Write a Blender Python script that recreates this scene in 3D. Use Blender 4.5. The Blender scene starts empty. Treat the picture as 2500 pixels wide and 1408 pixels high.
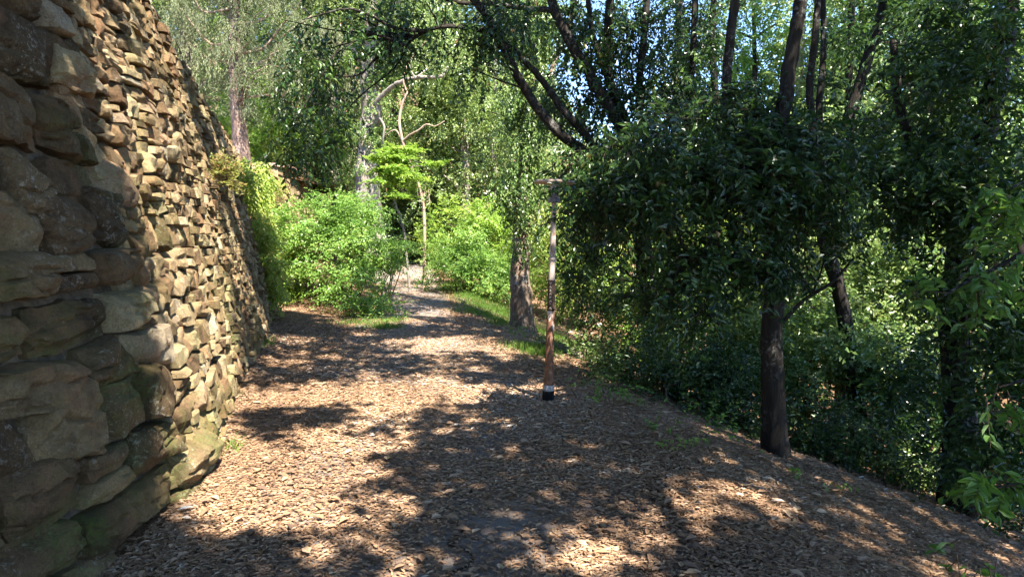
import bpy, math, random
import numpy as np
R = math.radians
rng = np.random.default_rng(7)
random.seed(7)
scene = bpy.context.scene
C = scene.collection

# ------------------------------------------------------------------ camera
F = 1670.0; PITCH = R(4.6); EYE = np.array([0.0, 0.0, 1.6])
cam_d = bpy.data.cameras.new('camera'); cam = bpy.data.objects.new('camera', cam_d); C.objects.link(cam)
cam.location = EYE; cam.rotation_euler = (R(90) - PITCH, 0, 0)
cam_d.sensor_width = 36; cam_d.lens = 36 * F / 2500; cam_d.clip_start = .05; cam_d.clip_end = 2000
scene.camera = cam
# ------------------------------------------------------------------ light
SUN = np.array([.33, -.47, .82]); SUN /= np.linalg.norm(SUN)
elev = math.asin(SUN[2])
w = bpy.data.worlds.new('World'); scene.world = w; w.use_nodes = True
nt = w.node_tree; sky = nt.nodes.new('ShaderNodeTexSky'); sky.sky_type = 'NISHITA'; sky.sun_disc = False
sky.sun_elevation = elev; sky.sun_rotation = math.atan2(SUN[0], SUN[1]); sky.altitude = 1500; sky.air_density = .75; sky.dust_density = .1; sky.ozone_density = 3.5
bg = nt.nodes['Background']; bg.inputs['Strength'].default_value = .15
nt.links.new(sky.outputs[0], bg.inputs[0])
sd = bpy.data.lights.new('sun', 'SUN'); sd.energy = 5.0; sd.angle = R(.53); sd.color = (1, .94, .84)
so = bpy.data.objects.new('sun', sd); C.objects.link(so)
from mathutils import Vector
so.rotation_euler = Vector(SUN).to_track_quat('Z', 'Y').to_euler(); so.location = (0, -5, 30)
vs = scene.view_settings; vs.view_transform = 'Standard'; vs.look = 'None'; vs.gamma = 1; vs.exposure = 2.4
scene.render.engine = 'CYCLES'
cy = scene.cycles
cy.max_bounces = 6; cy.diffuse_bounces = 4; cy.glossy_bounces = 2; cy.transmission_bounces = 4; cy.transparent_max_bounces = 4
cy.caustics_reflective = False; cy.caustics_refractive = False; cy.use_denoising = True
cy.sample_clamp_indirect = 6

# ------------------------------------------------------------------ helpers
def ray(px, py):
    f = np.array([0, math.cos(PITCH), -math.sin(PITCH)]); u = np.array([0, math.sin(PITCH), math.cos(PITCH)])
    return f * F + np.array([1., 0, 0]) * (px - 1250) + u * (704 - py)
def at(px, py, Y):
    r = ray(px, py); return EYE + r * (Y / r[1])
def project(P):
    d = np.asarray(P, float) - EYE
    f = np.array([0, math.cos(PITCH), -math.sin(PITCH)]); u = np.array([0, math.sin(PITCH), math.cos(PITCH)])
    z = d @ f
    return 1250 + F * d[..., 0] / z, 704 - F * (d @ u) / z, z
def unit(a): return a / np.maximum(np.linalg.norm(a, axis=-1, keepdims=True), 1e-9)
def vnoise(P, seed=0):
    P = np.asarray(P, float); I = np.floor(P).astype(np.int64); f = P - I; f = f * f * (3 - 2 * f)
    out = np.zeros(P.shape[:-1])
    for dx in (0, 1):
        for dy in (0, 1):
            for dz in (0, 1):
                h = (I[..., 0] + dx) * 374761393 + (I[..., 1] + dy) * 668265263 + (I[..., 2] + dz) * 2147483647 + seed * 1274126177
                h = (h ^ (h >> 13)) * 1274126177 & 0xffffffff
                h = (h ^ (h >> 16)) & 0xffff
                wgt = (f[..., 0] if dx else 1 - f[..., 0]) * (f[..., 1] if dy else 1 - f[..., 1]) * (f[..., 2] if dz else 1 - f[..., 2])
                out += wgt * h / 65535.0
    return out
def fbm(P, seed=0, octv=3):
    P = np.asarray(P, float); o = 0; a = .5; t = 0
    for i in range(octv):
        o = o + a * vnoise(P * 2 ** i, seed + i * 17); t += a; a *= .5
    return o / t
def sstep(a, b, x):
    t = np.clip((np.asarray(x, float) - a) / (b - a), 0, 1); return t * t * (3 - 2 * t)

def mesh(name, V, F_, mat, parent=None, rnd=None, smooth=False, loc=None):
    """V (n,3); F_ int array (m,k) or a list of those"""
    V = np.asarray(V, np.float32)
    if loc is not None: V = V - np.asarray(loc, np.float32)
    Fs = F_ if isinstance(F_, list) else [F_]
    Fs = [np.asarray(f, np.int32) for f in Fs if len(f)]
    me = bpy.data.meshes.new(name)
    me.vertices.add(len(V)); me.vertices.foreach_set('co', V.ravel())
    idx = np.concatenate([f.ravel() for f in Fs]); tot = np.concatenate([np.full(len(f), f.shape[1], np.int32) for f in Fs])
    st = np.concatenate([[0], np.cumsum(tot)[:-1]]).astype(np.int32)
    me.loops.add(len(idx)); me.loops.foreach_set('vertex_index', idx)
    me.polygons.add(len(tot)); me.polygons.foreach_set('loop_start', st)
    me.polygons.foreach_set('use_smooth', np.full(len(tot), smooth, bool))
    if rnd is not None:
        a = me.attributes.new('rnd', 'FLOAT', 'POINT'); a.data.foreach_set('value', np.asarray(rnd, np.float32))
    me.update(calc_edges=True)
    me.materials.append(mat)
    o = bpy.data.objects.new(name, me); C.objects.link(o)
    if parent is not None: o.parent = parent
    return o
def thing(name, label, cat, loc=(0, 0, 0), group=None):
    o = bpy.data.objects.new(name, None); C.objects.link(o); o.empty_display_size = .2
    o.location = tuple(float(c) for c in loc); return tag(o, label, cat, group)
def tag(o, label, cat, group=None, kind=None):
    if label: o['label'] = label
    if cat: o['category'] = cat
    if group: o['group'] = group
    if kind: o['kind'] = kind
    return o

# ------------------------------------------------------------------ materials
class NT:
    def __init__(s, name):
        s.m = bpy.data.materials.new(name); s.m.use_nodes = True; s.t = s.m.node_tree; s.t.nodes.clear()
        s.out = s.n('ShaderNodeOutputMaterial')
    def n(s, typ, **kw):
        nd = s.t.nodes.new(typ)
        for k, v in kw.items():
            if k.startswith('i_'):
                nd.inputs[k[2:].replace('_', ' ')].default_value = v
            else: setattr(nd, k, v)
        return nd
    def l(s, a, b): s.t.links.new(a, b)
    def ramp(s, fac, stops):
        r = s.n('ShaderNodeValToRGB'); e = r.color_ramp.elements
        while len(e) < len(stops): e.new(.5)
        for el, (p, c) in zip(e, stops): el.position = p; el.color = (*c, 1) if len(c) == 3 else c
        s.l(fac, r.inputs[0]); return r.outputs[0]
    def noise(s, scale, detail=4, rough=.55, vec=None, dist=0):
        nd = s.n('ShaderNodeTexNoise'); nd.inputs['Scale'].default_value = scale; nd.inputs['Detail'].default_value = detail
        nd.inputs['Roughness'].default_value = rough; nd.inputs['Distortion'].default_value = dist
        if vec is not None: s.l(vec, nd.inputs['Vector'])
        return nd.outputs[0]
    def mixc(s, fac, a, b, mode='MIX'):
        m = s.n('ShaderNodeMix', data_type='RGBA', blend_type=mode)
        for sock, v in ((m.inputs[0], fac), (m.inputs[6], a), (m.inputs[7], b)):
            if hasattr(v, 'links') or hasattr(v, 'is_linked'): s.l(v, sock)
            else: sock.default_value = v if isinstance(v, (int, float)) else (*v, 1)
        return m.outputs[2]
    def math(s, op, a, b=0.0):
        m = s.n('ShaderNodeMath', operation=op)
        for sock, v in ((m.inputs[0], a), (m.inputs[1], b)):
            if hasattr(v, 'is_linked'): s.l(v, sock)
            else: sock.default_value = v
        return m.outputs[0]
    def bump(s, h, strength=.5, dist=.02, prev=None):
        b = s.n('ShaderNodeBump'); b.inputs['Strength'].default_value = strength; b.inputs['Distance'].default_value = dist
        s.l(h, b.inputs['Height'])
        if prev is not None: s.l(prev, b.inputs['Normal'])
        return b.outputs[0]
    def finish(s, col, rough=.8, normal=None, spec=.3):
        p = s.n('ShaderNodeBsdfPrincipled')
        if hasattr(col, 'is_linked'): s.l(col, p.inputs['Base Color'])
        else: p.inputs['Base Color'].default_value = (*col, 1)
        if hasattr(rough, 'is_linked'): s.l(rough, p.inputs['Roughness'])
        else: p.inputs['Roughness'].default_value = rough
        p.inputs['Specular IOR Level'].default_value = spec
        if normal is not None: s.l(normal, p.inputs['Normal'])
        s.l(p.outputs[0], s.out.inputs[0]); return p

def leaf_mat(name, stops, trans=.35, rough=.42, spec=.45, back=None):
    s = NT(name); a = s.n('ShaderNodeAttribute', attribute_name='rnd')
    col = s.ramp(a.outputs['Fac'], stops)
    p = s.n('ShaderNodeBsdfPrincipled'); s.l(col, p.inputs['Base Color']); p.inputs['Roughness'].default_value = rough
    p.inputs['Specular IOR Level'].default_value = spec
    t = s.n('ShaderNodeBsdfTranslucent')
    tc = s.mixc(.6, col, (.9, 1.0, .25), 'MULTIPLY')
    g = s.n('ShaderNodeGamma'); s.l(tc, g.inputs[0]); g.inputs[1].default_value = .8
    s.l(g.outputs[0], t.inputs[0])
    m = s.n('ShaderNodeMixShader'); m.inputs[0].default_value = trans
    s.l(p.outputs[0], m.inputs[1]); s.l(t.outputs[0], m.inputs[2]); s.l(m.outputs[0], s.out.inputs[0])
    return s.m
def bark_mat(name, dark, mid, pale, lichen=.0, scale=1.0, rust=None):
    s = NT(name); tc = s.n('ShaderNodeTexCoord').outputs['Object']
    mp = s.n('ShaderNodeMapping'); mp.inputs['Scale'].default_value = (14 * scale, 14 * scale, 2.6 * scale); s.l(tc, mp.inputs[0])
    n1 = s.noise(1.0, 6, .65, mp.outputs[0], .6)
    n2 = s.noise(2.2 * scale, 3, .5, tc)
    n3 = s.noise(26 * scale, 4, .7, tc)
    col = s.ramp(n1, [(.3, dark), (.5, mid), (.72, pale)])
    col = s.mixc(s.ramp(n2, [(.35, (0, 0, 0)), (.7, (1, 1, 1))]), col, tuple(c * .7 for c in mid))
    if lichen:
        lf = s.math('MULTIPLY', s.ramp(n3, [(.52, (0, 0, 0)), (.6, (1, 1, 1))]), s.ramp(n2, [(.45, (0, 0, 0)), (.6, (1, 1, 1))]))
        col = s.mixc(s.math('MULTIPLY', lf, lichen), col, (.46, .46, .42))
    nb = s.bump(n1, 1.0, .03); nb = s.bump(n3, .5, .008, nb)
    s.finish(col, .9, nb, .15); return s.m

OAK = leaf_mat('holm_oak_leaf', [(0, (.014, .032, .011)), (.45, (.028, .064, .016)), (.8, (.055, .115, .02)), (.95, (.12, .19, .035)), (1, (.28, .14, .06))], 0.34, 0.33, 0.6)
OAKB = leaf_mat('bright_oak_leaf', [(0, (.06, .12, .025)), (.5, (.09, .19, .03)), (1, (.14, .26, .04))], .45, .4, .5)
ELM = leaf_mat('elm_leaf', [(0, (.08, .17, .03)), (.5, (.16, .29, .05)), (.85, (.26, .38, .08)), (1, (.38, .42, .10))], 0.42, 0.42, 0.5)
LIME = leaf_mat('young_green_leaf', [(0, (.13, .25, .03)), (.5, (.22, .35, .045)), (1, (.36, .43, .08))], 0.45, 0.42, 0.5)
YELL = leaf_mat('yellow_green_leaf', [(0, (.18, .27, .04)), (.5, (.30, .39, .07)), (.9, (.44, .43, .12)), (1, (.42, .28, .12))], 0.42, 0.45, 0.4)
IVY = leaf_mat('ivy_leaf', [(0, (.04, .085, .022)), (.5, (.12, .20, .045)), (.85, (.23, .29, .09)), (1, (.37, .37, .16))], 0.32, 0.36, 0.6)
PALE = leaf_mat('grey_green_leaf', [(0, (.09, .145, .04)), (.5, (.20, .28, .08)), (.85, (.33, .38, .13)), (1, (.46, .46, .22))], 0.35, 0.4, 0.6)
CYPR = leaf_mat('cypress_spray', [(0, (.10, .12, .06)), (.5, (.19, .215, .11)), (.9, (.28, .30, .16)), (1, (.36, .27, .17))], 0.3, 0.55, 0.4)
GRASS = leaf_mat('grass_blade', [(0, (.06, .14, .02)), (.6, (.11, .23, .03)), (1, (.25, .28, .07))], .4, .5, .3)
ROSY = leaf_mat('rosy_leaf', [(0, (.18, .24, .05)), (.6, (.30, .26, .08)), (1, (.42, .18, .10))], .4, .5, .3)

def litter_mat():
    s = NT('dry_leaf'); a = s.n('ShaderNodeAttribute', attribute_name='rnd')
    col = s.ramp(a.outputs['Fac'], [(0, (.13, .082, .056)), (.25, (.23, .135, .077)), (.5, (.34, .205, .115)), (.75, (.42, .28, .17)), (.92, (.50, .38, .26)), (1, (.56, .50, .43))])
    p = s.n('ShaderNodeBsdfPrincipled'); s.l(col, p.inputs['Base Color']); p.inputs['Roughness'].default_value = .5; p.inputs['Specular IOR Level'].default_value = .4
    t = s.n('ShaderNodeBsdfTranslucent'); s.l(col, t.inputs[0])
    m = s.n('ShaderNodeMixShader'); m.inputs[0].default_value = .15
    s.l(p.outputs[0], m.inputs[1]); s.l(t.outputs[0], m.inputs[2]); s.l(m.outputs[0], s.out.inputs[0]); return s.m
LITTER = litter_mat()

def ground_mat():
    s = NT('leaf_mould_ground'); tc = s.n('ShaderNodeTexCoord').outputs['Object']
    n1 = s.noise(60, 6, .7, tc); n2 = s.noise(.9, 4, .6, tc); n3 = s.noise(16, 4, .6, tc)
    col = s.ramp(n1, [(.3, (.05, .028, .016)), (.5, (.14, .078, .042)), (.66, (.26, .16, .09)), (.8, (.4, .28, .18))])
    col = s.mixc(s.ramp(n2, [(.55, (0, 0, 0)), (.75, (.5, .5, .5))]), col, (.06, .10, .025))
    nb = s.bump(n1, .9, .03); nb = s.bump(n3, .6, .03, nb)
    s.finish(col, .95, nb, .1); return s.m
def path_mat():
    s = NT('worn_asphalt'); tc = s.n('ShaderNodeTexCoord').outputs['Object']
    n1 = s.noise(140, 4, .7, tc); n2 = s.noise(1.6, 4, .6, tc); n3 = s.noise(34, 5, .75, tc)
    col = s.ramp(n1, [(.3, (.09, .077, .07)), (.55, (.18, .155, .14)), (.75, (.3, .265, .24))])
    col = s.mixc(s.ramp(n2, [(.42, (0, 0, 0)), (.62, (1, 1, 1))]), col, s.ramp(n3, [(.3, (.10, .062, .04)), (.55, (.24, .16, .105)), (.75, (.4, .29, .2))]))
    v = s.n('ShaderNodeTexVoronoi', feature='DISTANCE_TO_EDGE'); v.inputs['Scale'].default_value = .55; 
    mp = s.n('ShaderNodeVectorMath', operation='ADD'); s.l(tc, mp.inputs[0])
    nn = s.n('ShaderNodeTexNoise'); nn.inputs['Scale'].default_value = 1.8; s.l(tc, nn.inputs[0]); s.l(nn.outputs[1], mp.inputs[1]); s.l(mp.outputs[0], v.inputs['Vector'])
    crack = s.ramp(v.outputs['Distance'], [(0, (0, 0, 0)), (.012, (1, 1, 1))])
    col = s.mixc(crack, (.02, .017, .014), col)
    nb = s.bump(n1, .6, .01); nb = s.bump(crack, .8, .02, nb)
    s.finish(col, .9, nb, .2); return s.m
def stone_mat():
    s = NT('weathered_sandstone'); a = s.n('ShaderNodeAttribute', attribute_name='rnd').outputs['Fac']
    g = s.n('ShaderNodeNewGeometry'); tc = g.outputs['Position']
    n1 = s.noise(7, 6, .65, tc, .4); n2 = s.noise(38, 5, .7, tc); n3 = s.noise(2.4, 4, .6, tc); n4 = s.noise(90, 3, .6, tc)
    col = s.ramp(a, [(0, (.10, .07, .042)), (.2, (.17, .115, .066)), (.45, (.32, .245, .14)), (.7, (.40, .335, .205)), (.88, (.32, .2, .115)), (1, (.45, .40, .30))])
    col = s.mixc(.75, col, s.ramp(n1, [(.28, (.38, .32, .27)), (.5, (.9, .85, .78)), (.72, (1.3, 1.22, 1.05))]), 'MULTIPLY')
    col = s.mixc(s.ramp(n3, [(.52, (0, 0, 0)), (.66, (.6, .6, .6))]), col, (.30, .165, .09))
    n6 = s.noise(170, 3, .7, tc); n7 = s.noise(60, 6, .75, tc, .8)
    col = s.mixc(.8, col, s.ramp(n7, [(.3, (.45, .42, .4)), (.5, (.95, .94, .92)), (.7, (1.25, 1.22, 1.15))]), 'MULTIPLY')
    col = s.mixc(.6, col, s.ramp(n6, [(.35, (.6, .58, .55)), (.6, (1.1, 1.1, 1.1))]), 'MULTIPLY')
    li = s.math('MULTIPLY', s.ramp(n2, [(.54, (0, 0, 0)), (.62, (1, 1, 1))]), s.ramp(n3, [(.36, (1, 1, 1)), (.5, (0, 0, 0))]))
    col = s.mixc(s.math('MULTIPLY', li, .6), col, (.46, .42, .34))
    sx = s.n('ShaderNodeSeparateXYZ'); s.l(tc, sx.inputs[0])
    n5 = s.noise(1.3, 5, .65, tc)
    low = s.math('MULTIPLY', s.ramp(s.math('DIVIDE', sx.outputs[2], 5.0), [(0, (1, 1, 1)), (.55, (.35, .35, .35)), (1, (.2, .2, .2))]), s.ramp(n5, [(.46, (0, 0, 0)), (.62, (1, 1, 1))]))
    moss = s.math('MULTIPLY', low, s.ramp(n2, [(.36, (0, 0, 0)), (.56, (1, 1, 1))]))
    col = s.mixc(s.math('MULTIPLY', moss, .8), col, (.10, .125, .03))
    vo = s.n('ShaderNodeTexVoronoi', feature='F1'); vo.inputs['Scale'].default_value = 13
    va = s.n('ShaderNodeVectorMath', operation='ADD'); nn = s.n('ShaderNodeTexNoise'); nn.inputs['Scale'].default_value = 9; s.l(tc, nn.inputs[0]); s.l(tc, va.inputs[0])
    vm = s.n('ShaderNodeVectorMath', operation='SCALE'); vm.inputs['Scale'].default_value = .12; s.l(nn.outputs[1], vm.inputs[0]); s.l(vm.outputs[0], va.inputs[1]); s.l(va.outputs[0], vo.inputs['Vector'])
    nb = s.bump(vo.outputs['Distance'], .25, .04); nb = s.bump(n1, .6, .04, nb); nb = s.bump(n2, 1.0, .022, nb); nb = s.bump(n7, .9, .014, nb); nb = s.bump(n6, .8, .005, nb)
    s.finish(col, .92, nb, .15); return s.m
GROUND = ground_mat(); PATH = path_mat(); STONE = stone_mat()
def simple(name, c1, c2, scale=20, rough=.8, bump=.4, spec=.3, metal=0):
    s = NT(name); tc = s.n('ShaderNodeTexCoord').outputs['Object']; n = s.noise(scale, 5, .65, tc)
    p = s.finish(s.ramp(n, [(.35, c1), (.65, c2)]), rough, s.bump(n, bump, .01), spec); p.inputs['Metallic'].default_value = metal; return s.m
MORTAR = simple('earthy_mortar', (.035, .026, .018), (.13, .095, .06), 14, .95, 1)
B_OAK = bark_mat('holm_oak_bark', (.010, .008, .006), (.024, .019, .015), (.052, .043, .035), .2)
B_CYP = bark_mat('cypress_bark', (.10, .062, .045), (.24, .16, .125), (.40, .30, .25), .25, .8)
B_PALE = bark_mat('pale_bark', (.09, .075, .06), (.24, .20, .165), (.44, .39, .34), .4)
B_LICH = bark_mat('lichen_bark', (.06, .04, .028), (.19, .13, .09), (.33, .26, .2), 1.0)
B_DEAD = bark_mat('bare_wood', (.20, .125, .085), (.36, .25, .18), (.52, .40, .31), .15)
TWIG = simple('twig_bark', (.05, .035, .022), (.16, .11, .07), 30, .85, .3)

# ------------------------------------------------------------------ terrain
XE = np.array([[-30, 1.2], [0, 1.1], [3.2, 1.05], [5.1, .98], [6.1, .78], [9.2, .12], [11.6, -.75], [14, -1.2], [20.5, -1.75], [30, -3.6], [45, -9], [90, -25]])
XL = np.array([[-30, -1.7], [0, -1.6], [5, -1.7], [8, -2.4], [12, -2.9], [14, -2.85], [20, -4.0], [30, -5.6], [45, -11], [90, -27]])
def xe(y): return np.interp(y, XE[:, 0], XE[:, 1])
def xl(y): return np.interp(y, XL[:, 0], XL[:, 1])
def G(x, y):
    x = np.asarray(x, float); y = np.asarray(y, float)
    s = np.maximum(0, x - xe(y) - .15)
    drop = 2.5 * (1 - np.exp(-(s ** 1.5) / 11.0))
    z = -drop * (1 - .45 * sstep(14, 30, y))
    l = np.maximum(0, xl(y) - x)
    z = z + .34 * l * sstep(13.5, 18, y) * (1 - .6 * sstep(8, 25, l)) + .10 * sstep(.2, 1.5, l) * (1 - sstep(13, 16, y))
    z = z + .09 * np.maximum(0, y - 24) * sstep(12, -4, x) + .14 * np.maximum(0, y - 60)
    onp = sstep(.0, .5, x - xe(y)) + sstep(.0, .5, xl(y) - x)
    P = np.stack([x, y, np.zeros_like(x)], -1)
    z = z + np.clip(onp, 0, 1) * (.10 * (fbm(P * .9, 3) - .5) + .05 * (fbm(P * 4, 5) - .5)) + .03 * (fbm(P * .5, 9) - .5)
    return z
def grid_sheet(name, xs, ys, zf, mat, keep=None):
    X, Y = np.meshgrid(xs, ys); Z = zf(X, Y); n, m = X.shape
    V = np.stack([X, Y, Z], -1).reshape(-1, 3); I = np.arange(n * m).reshape(n, m)
    Q = np.stack([I[:-1, :-1], I[:-1, 1:], I[1:, 1:], I[1:, :-1]], -1).reshape(-1, 4)
    return mesh(name, V, Q, mat, smooth=True)
def spaced(a, b, step, lo, hi, growth=1.25):
    core = list(np.arange(a, b + 1e-6, step)); s = step; x = b
    while x < hi: s *= growth; x += s; core.append(min(x, hi))
    s = step; x = a
    while x > lo: s *= growth; x -= s; core.insert(0, max(x, lo))
    return np.array(core)
g = grid_sheet('ground', spaced(-7, 9, .16, -400, 400), spaced(1, 24, .2, -60, 900), G, GROUND); g['kind'] = 'structure'
ys = np.concatenate([np.arange(-8, 26, .25), np.arange(26, 60, 1.)]); ts = np.linspace(0, 1, 15)
PV = []
for y in ys:
    wob = .12 * (fbm(np.array([y * .8, 3.3, 0]), 21) - .5); wob2 = .16 * (fbm(np.array([y * 1.1, 8.3, 0]), 22) - .5)
    a, b = xl(y) + wob, xe(y) + wob2
    xx = a + (b - a) * ts; zz = G(xx, np.full_like(xx, y)) + .014 * np.minimum(1, np.minimum(ts, 1 - ts) * 5) - .03 * ((ts == 0) | (ts == 1))
    PV.append(np.stack([xx, np.full_like(xx, y), zz], -1))
PV = np.array(PV); n, m = PV.shape[:2]; I = np.arange(n * m).reshape(n, m)
p_ = mesh('path', PV.reshape(-1, 3), np.stack([I[:-1, :-1], I[:-1, 1:], I[1:, 1:], I[1:, :-1]], -1).reshape(-1, 4), PATH, smooth=True); p_['kind'] = 'structure'

# ------------------------------------------------------------------ stone walls
def catmull(pts, per=8):
    p = np.asarray(pts, float); p = np.vstack([2 * p[0] - p[1], p, 2 * p[-1] - p[-2]]); out = []
    for i in range(1, len(p) - 2):
        for t in np.linspace(0, 1, per, endpoint=False):
            a, b, c, d = p[i - 1:i + 3]
            out.append(.5 * (2 * b + (c - a) * t + (2 * a - 5 * b + 4 * c - d) * t * t + (3 * b - a - 3 * c + d) * t ** 3))
    out.append(p[-2]); return np.array(out)
class Wall:
    def __init__(s, pts, batter, top, seed, base=None):
        q = catmull(pts, 12); s.q = q; d = np.linalg.norm(np.diff(q, axis=0), axis=1); s.u = np.concatenate([[0], np.cumsum(d)])
        t = unit(np.gradient(q, axis=0)); s.n = np.stack([t[:, 1], -t[:, 0]], -1); s.b = batter; s.top = top; s.seed = seed; s.base = base
    def B(s, u): return np.stack([np.interp(u, s.u, s.q[:, 0]), np.interp(u, s.u, s.q[:, 1])], -1)
    def N(s, u): return unit(np.stack([np.interp(u, s.u, s.n[:, 0]), np.interp(u, s.u, s.n[:, 1])], -1))
    def z0(s, u):
        b = s.B(u); return G(b[..., 0], b[..., 1]) - .12
    def W(s, u, v, out):
        u = np.asarray(u, float); v = np.asarray(v, float); b = s.B(u); nn = s.N(u)
        bul = .16 * (fbm(np.stack([u * .7, v * .7, 0 * u], -1), s.seed) - .5)
        off = out - s.b * v + bul
        return np.stack([b[..., 0] + nn[..., 0] * off, b[..., 1] + nn[..., 1] * off, s.z0(u) + v], -1)
    def topv(s, u): return s.top(s.B(u)[..., 1]) - s.z0(u)
def stone_grid(wall, u0, u1, v0, v1, proud, nu, nv, seed, rough=1.0):
    r_ = np.random.default_rng(seed)
    def ax(n):
        i = np.linspace(-.87, .87, n - 4); return np.concatenate([[-1, -.96], i, [.96, 1]])
    A, Bq = np.meshgrid(ax(nu), ax(nv)); k = r_.uniform(.02, .2) if min(u1 - u0, v1 - v0) > .17 else r_.uniform(.05, .42)
    a = A * np.sqrt(1 - k * Bq ** 2); b = Bq * np.sqrt(1 - k * A ** 2)
    cu, cv, hu, hv = (u0 + u1) / 2, (v0 + v1) / 2, (u1 - u0) / 2, (v1 - v0) / 2
    sk = r_.normal(0, .12, 4)
    U = cu + hu * (a + sk[0] * b * a + .12 * sk[1] * b); V = cv + hv * (b + sk[2] * a * b * .7 + sk[3] * a * .5)
    sz = min(hu, hv)
    Pn = np.stack([U, V, np.full_like(U, seed * .37 % 50)], -1)
    U = U + (vnoise(Pn * 9, 3) - .5) * sz * .3 + (vnoise(Pn * 26, 6) - .5) * sz * .14; V = V + (vnoise(Pn * 9, 4) - .5) * sz * .28 + (vnoise(Pn * 26, 7) - .5) * sz * .12
    e = np.maximum(np.abs(A), np.abs(Bq)); tl = r_.normal(0, .012, 2)
    h = np.full_like(A, proud) + tl[0] * a + tl[1] * b
    for q in range(r_.integers(5, 10)):      # split planes that cut corners and arrises off the block
        th = r_.uniform(0, 2 * np.pi); dst = r_.uniform(.3, .95); sl = r_.uniform(.2, 1.3) * min(.09, sz * (.8 if sz > .09 else .5))
        h = np.minimum(h, proud - sl * (a * math.cos(th) + b * math.sin(th) - dst) / .5)
    h = h + rough * ((fbm(Pn * 6, 11) - .5) * min(.035, sz * .35) + (fbm(Pn * 24, 12, 2) - .5) * min(.026, sz * .25))
    rid = 1 - 2 * np.abs(fbm(Pn * np.array([3, 9, 1]), 13) - .5)
    h = h - rough * np.clip(rid - .86, 0, 1) * .25 * min(1, sz / .08)
    h = np.maximum(h, -.02)
    h = np.where(e > .99, -.10, np.where(e > .95, h * .75 - .004, h))
    P = wall.W(U, V, h).reshape(-1, 3); I = np.arange(nu * nv).reshape(nv, nu)
    Q = np.stack([I[:-1, :-1], I[:-1, 1:], I[1:, 1:], I[1:, :-1]], -1).reshape(-1, 4)
    return P, Q
def build_wall(wall, root, sections, limit=300, core_out=-.06):
    base = np.array(root.location); stones = []
    for (ua, ub, wr, hr, proud, jit, sd_) in sections:
        r_ = np.random.default_rng(sd_); v = -.05; vmax = max(wall.topv(np.linspace(ua, ub, 30)))
        while v < vmax:
            hrow = r_.uniform(*hr); u = ua + r_.uniform(-wr[1], 0) * .5
            while u < ub:
                ww = r_.uniform(*wr) * (1.25 if r_.random() < .15 else 1)
                hh = hrow * r_.uniform(.86, 1.1); wv = .9 * hrow * (vnoise(np.array([u * .9, v * 2, sd_ * 1.])) - .5)
                lo, hi = v + wv, v + wv + hh
                tv = float(wall.topv(np.array(u + ww / 2)))
                if lo + hh * .5 < tv + r_.normal(0, .03):
                    pr = abs(r_.normal(*proud))
                    if r_.random() < (.1 if hr[0] > .18 else .22) and ww > wr[0] * 1.1 and hh > .09:
                        c = r_.uniform(.4, .62) * hh + lo
                        stones.append((u, u + ww, lo, c - .004, pr)); stones.append((u + r_.normal(0, .015), u + ww, c + .004, hi, abs(r_.normal(*proud))))
                    else: stones.append((u, u + ww, lo, hi, pr))
                u += ww + r_.uniform(*jit)
            v += hrow * .97
    info = []
    for i, (u0, u1, v0, v1, pr) in enumerate(stones):
        c = wall.W(np.array([u0, u1, u0, u1, (u0 + u1) / 2]), np.array([v0, v0, v1, v1, (v0 + v1) / 2]), np.full(5, .03)); px, py, zz = project(c)
        vis = (zz.min() > .2) and px.max() > -40 and px.min() < 2540 and py.max() > -40 and py.min() < 1450
        area = abs((px[1] - px[0]) * (py[2] - py[0])) if vis else 0
        info.append((area, i))
    big = set(i for a, i in sorted(info, reverse=True)[:limit] if a > 0)
    area = dict((i, a) for a, i in info)
    VS, QS, RS, off = [], [], [], 0
    for i, (u0, u1, v0, v1, pr) in enumerate(stones):
        a_ = area[i]
        nu, nv = (30, 20) if a_ > 9000 else (20, 14) if a_ > 2500 else (11, 9) if a_ > 500 else (7, 6)
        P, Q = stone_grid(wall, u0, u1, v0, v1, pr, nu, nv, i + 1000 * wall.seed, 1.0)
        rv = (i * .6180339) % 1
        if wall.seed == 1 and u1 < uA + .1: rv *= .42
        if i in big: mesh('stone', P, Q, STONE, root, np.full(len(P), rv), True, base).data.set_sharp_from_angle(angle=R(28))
        else:
            VS.append(P); QS.append(Q + off); RS.append(np.full(len(P), rv)); off += len(P)
    if VS:
        o = mesh('rubble_stones', np.vstack(VS), np.vstack(QS), STONE, root, np.concatenate(RS), True, base); o['kind'] = 'stuff'; o.data.set_sharp_from_angle(angle=R(32))
    us = np.arange(0, wall.u[-1], .15); nv = 16
    P = []
    for u in us:
        tv = float(wall.topv(np.array(u))); vv = np.concatenate([np.linspace(-.3, tv - .03, nv), [tv - .03]])
        oo = np.concatenate([np.full(nv, core_out), [-.9]]); row = wall.W(np.full(nv + 1, u), vv, oo); P.append(row)
    P = np.array(P); n, m = P.shape[:2]; I = np.arange(n * m).reshape(n, m)
    mesh('mortar_core', P.reshape(-1, 3), np.stack([I[:-1, :-1], I[1:, :-1], I[1:, 1:], I[:-1, 1:]], -1).reshape(-1, 4), MORTAR, root, None, True, base)

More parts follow.
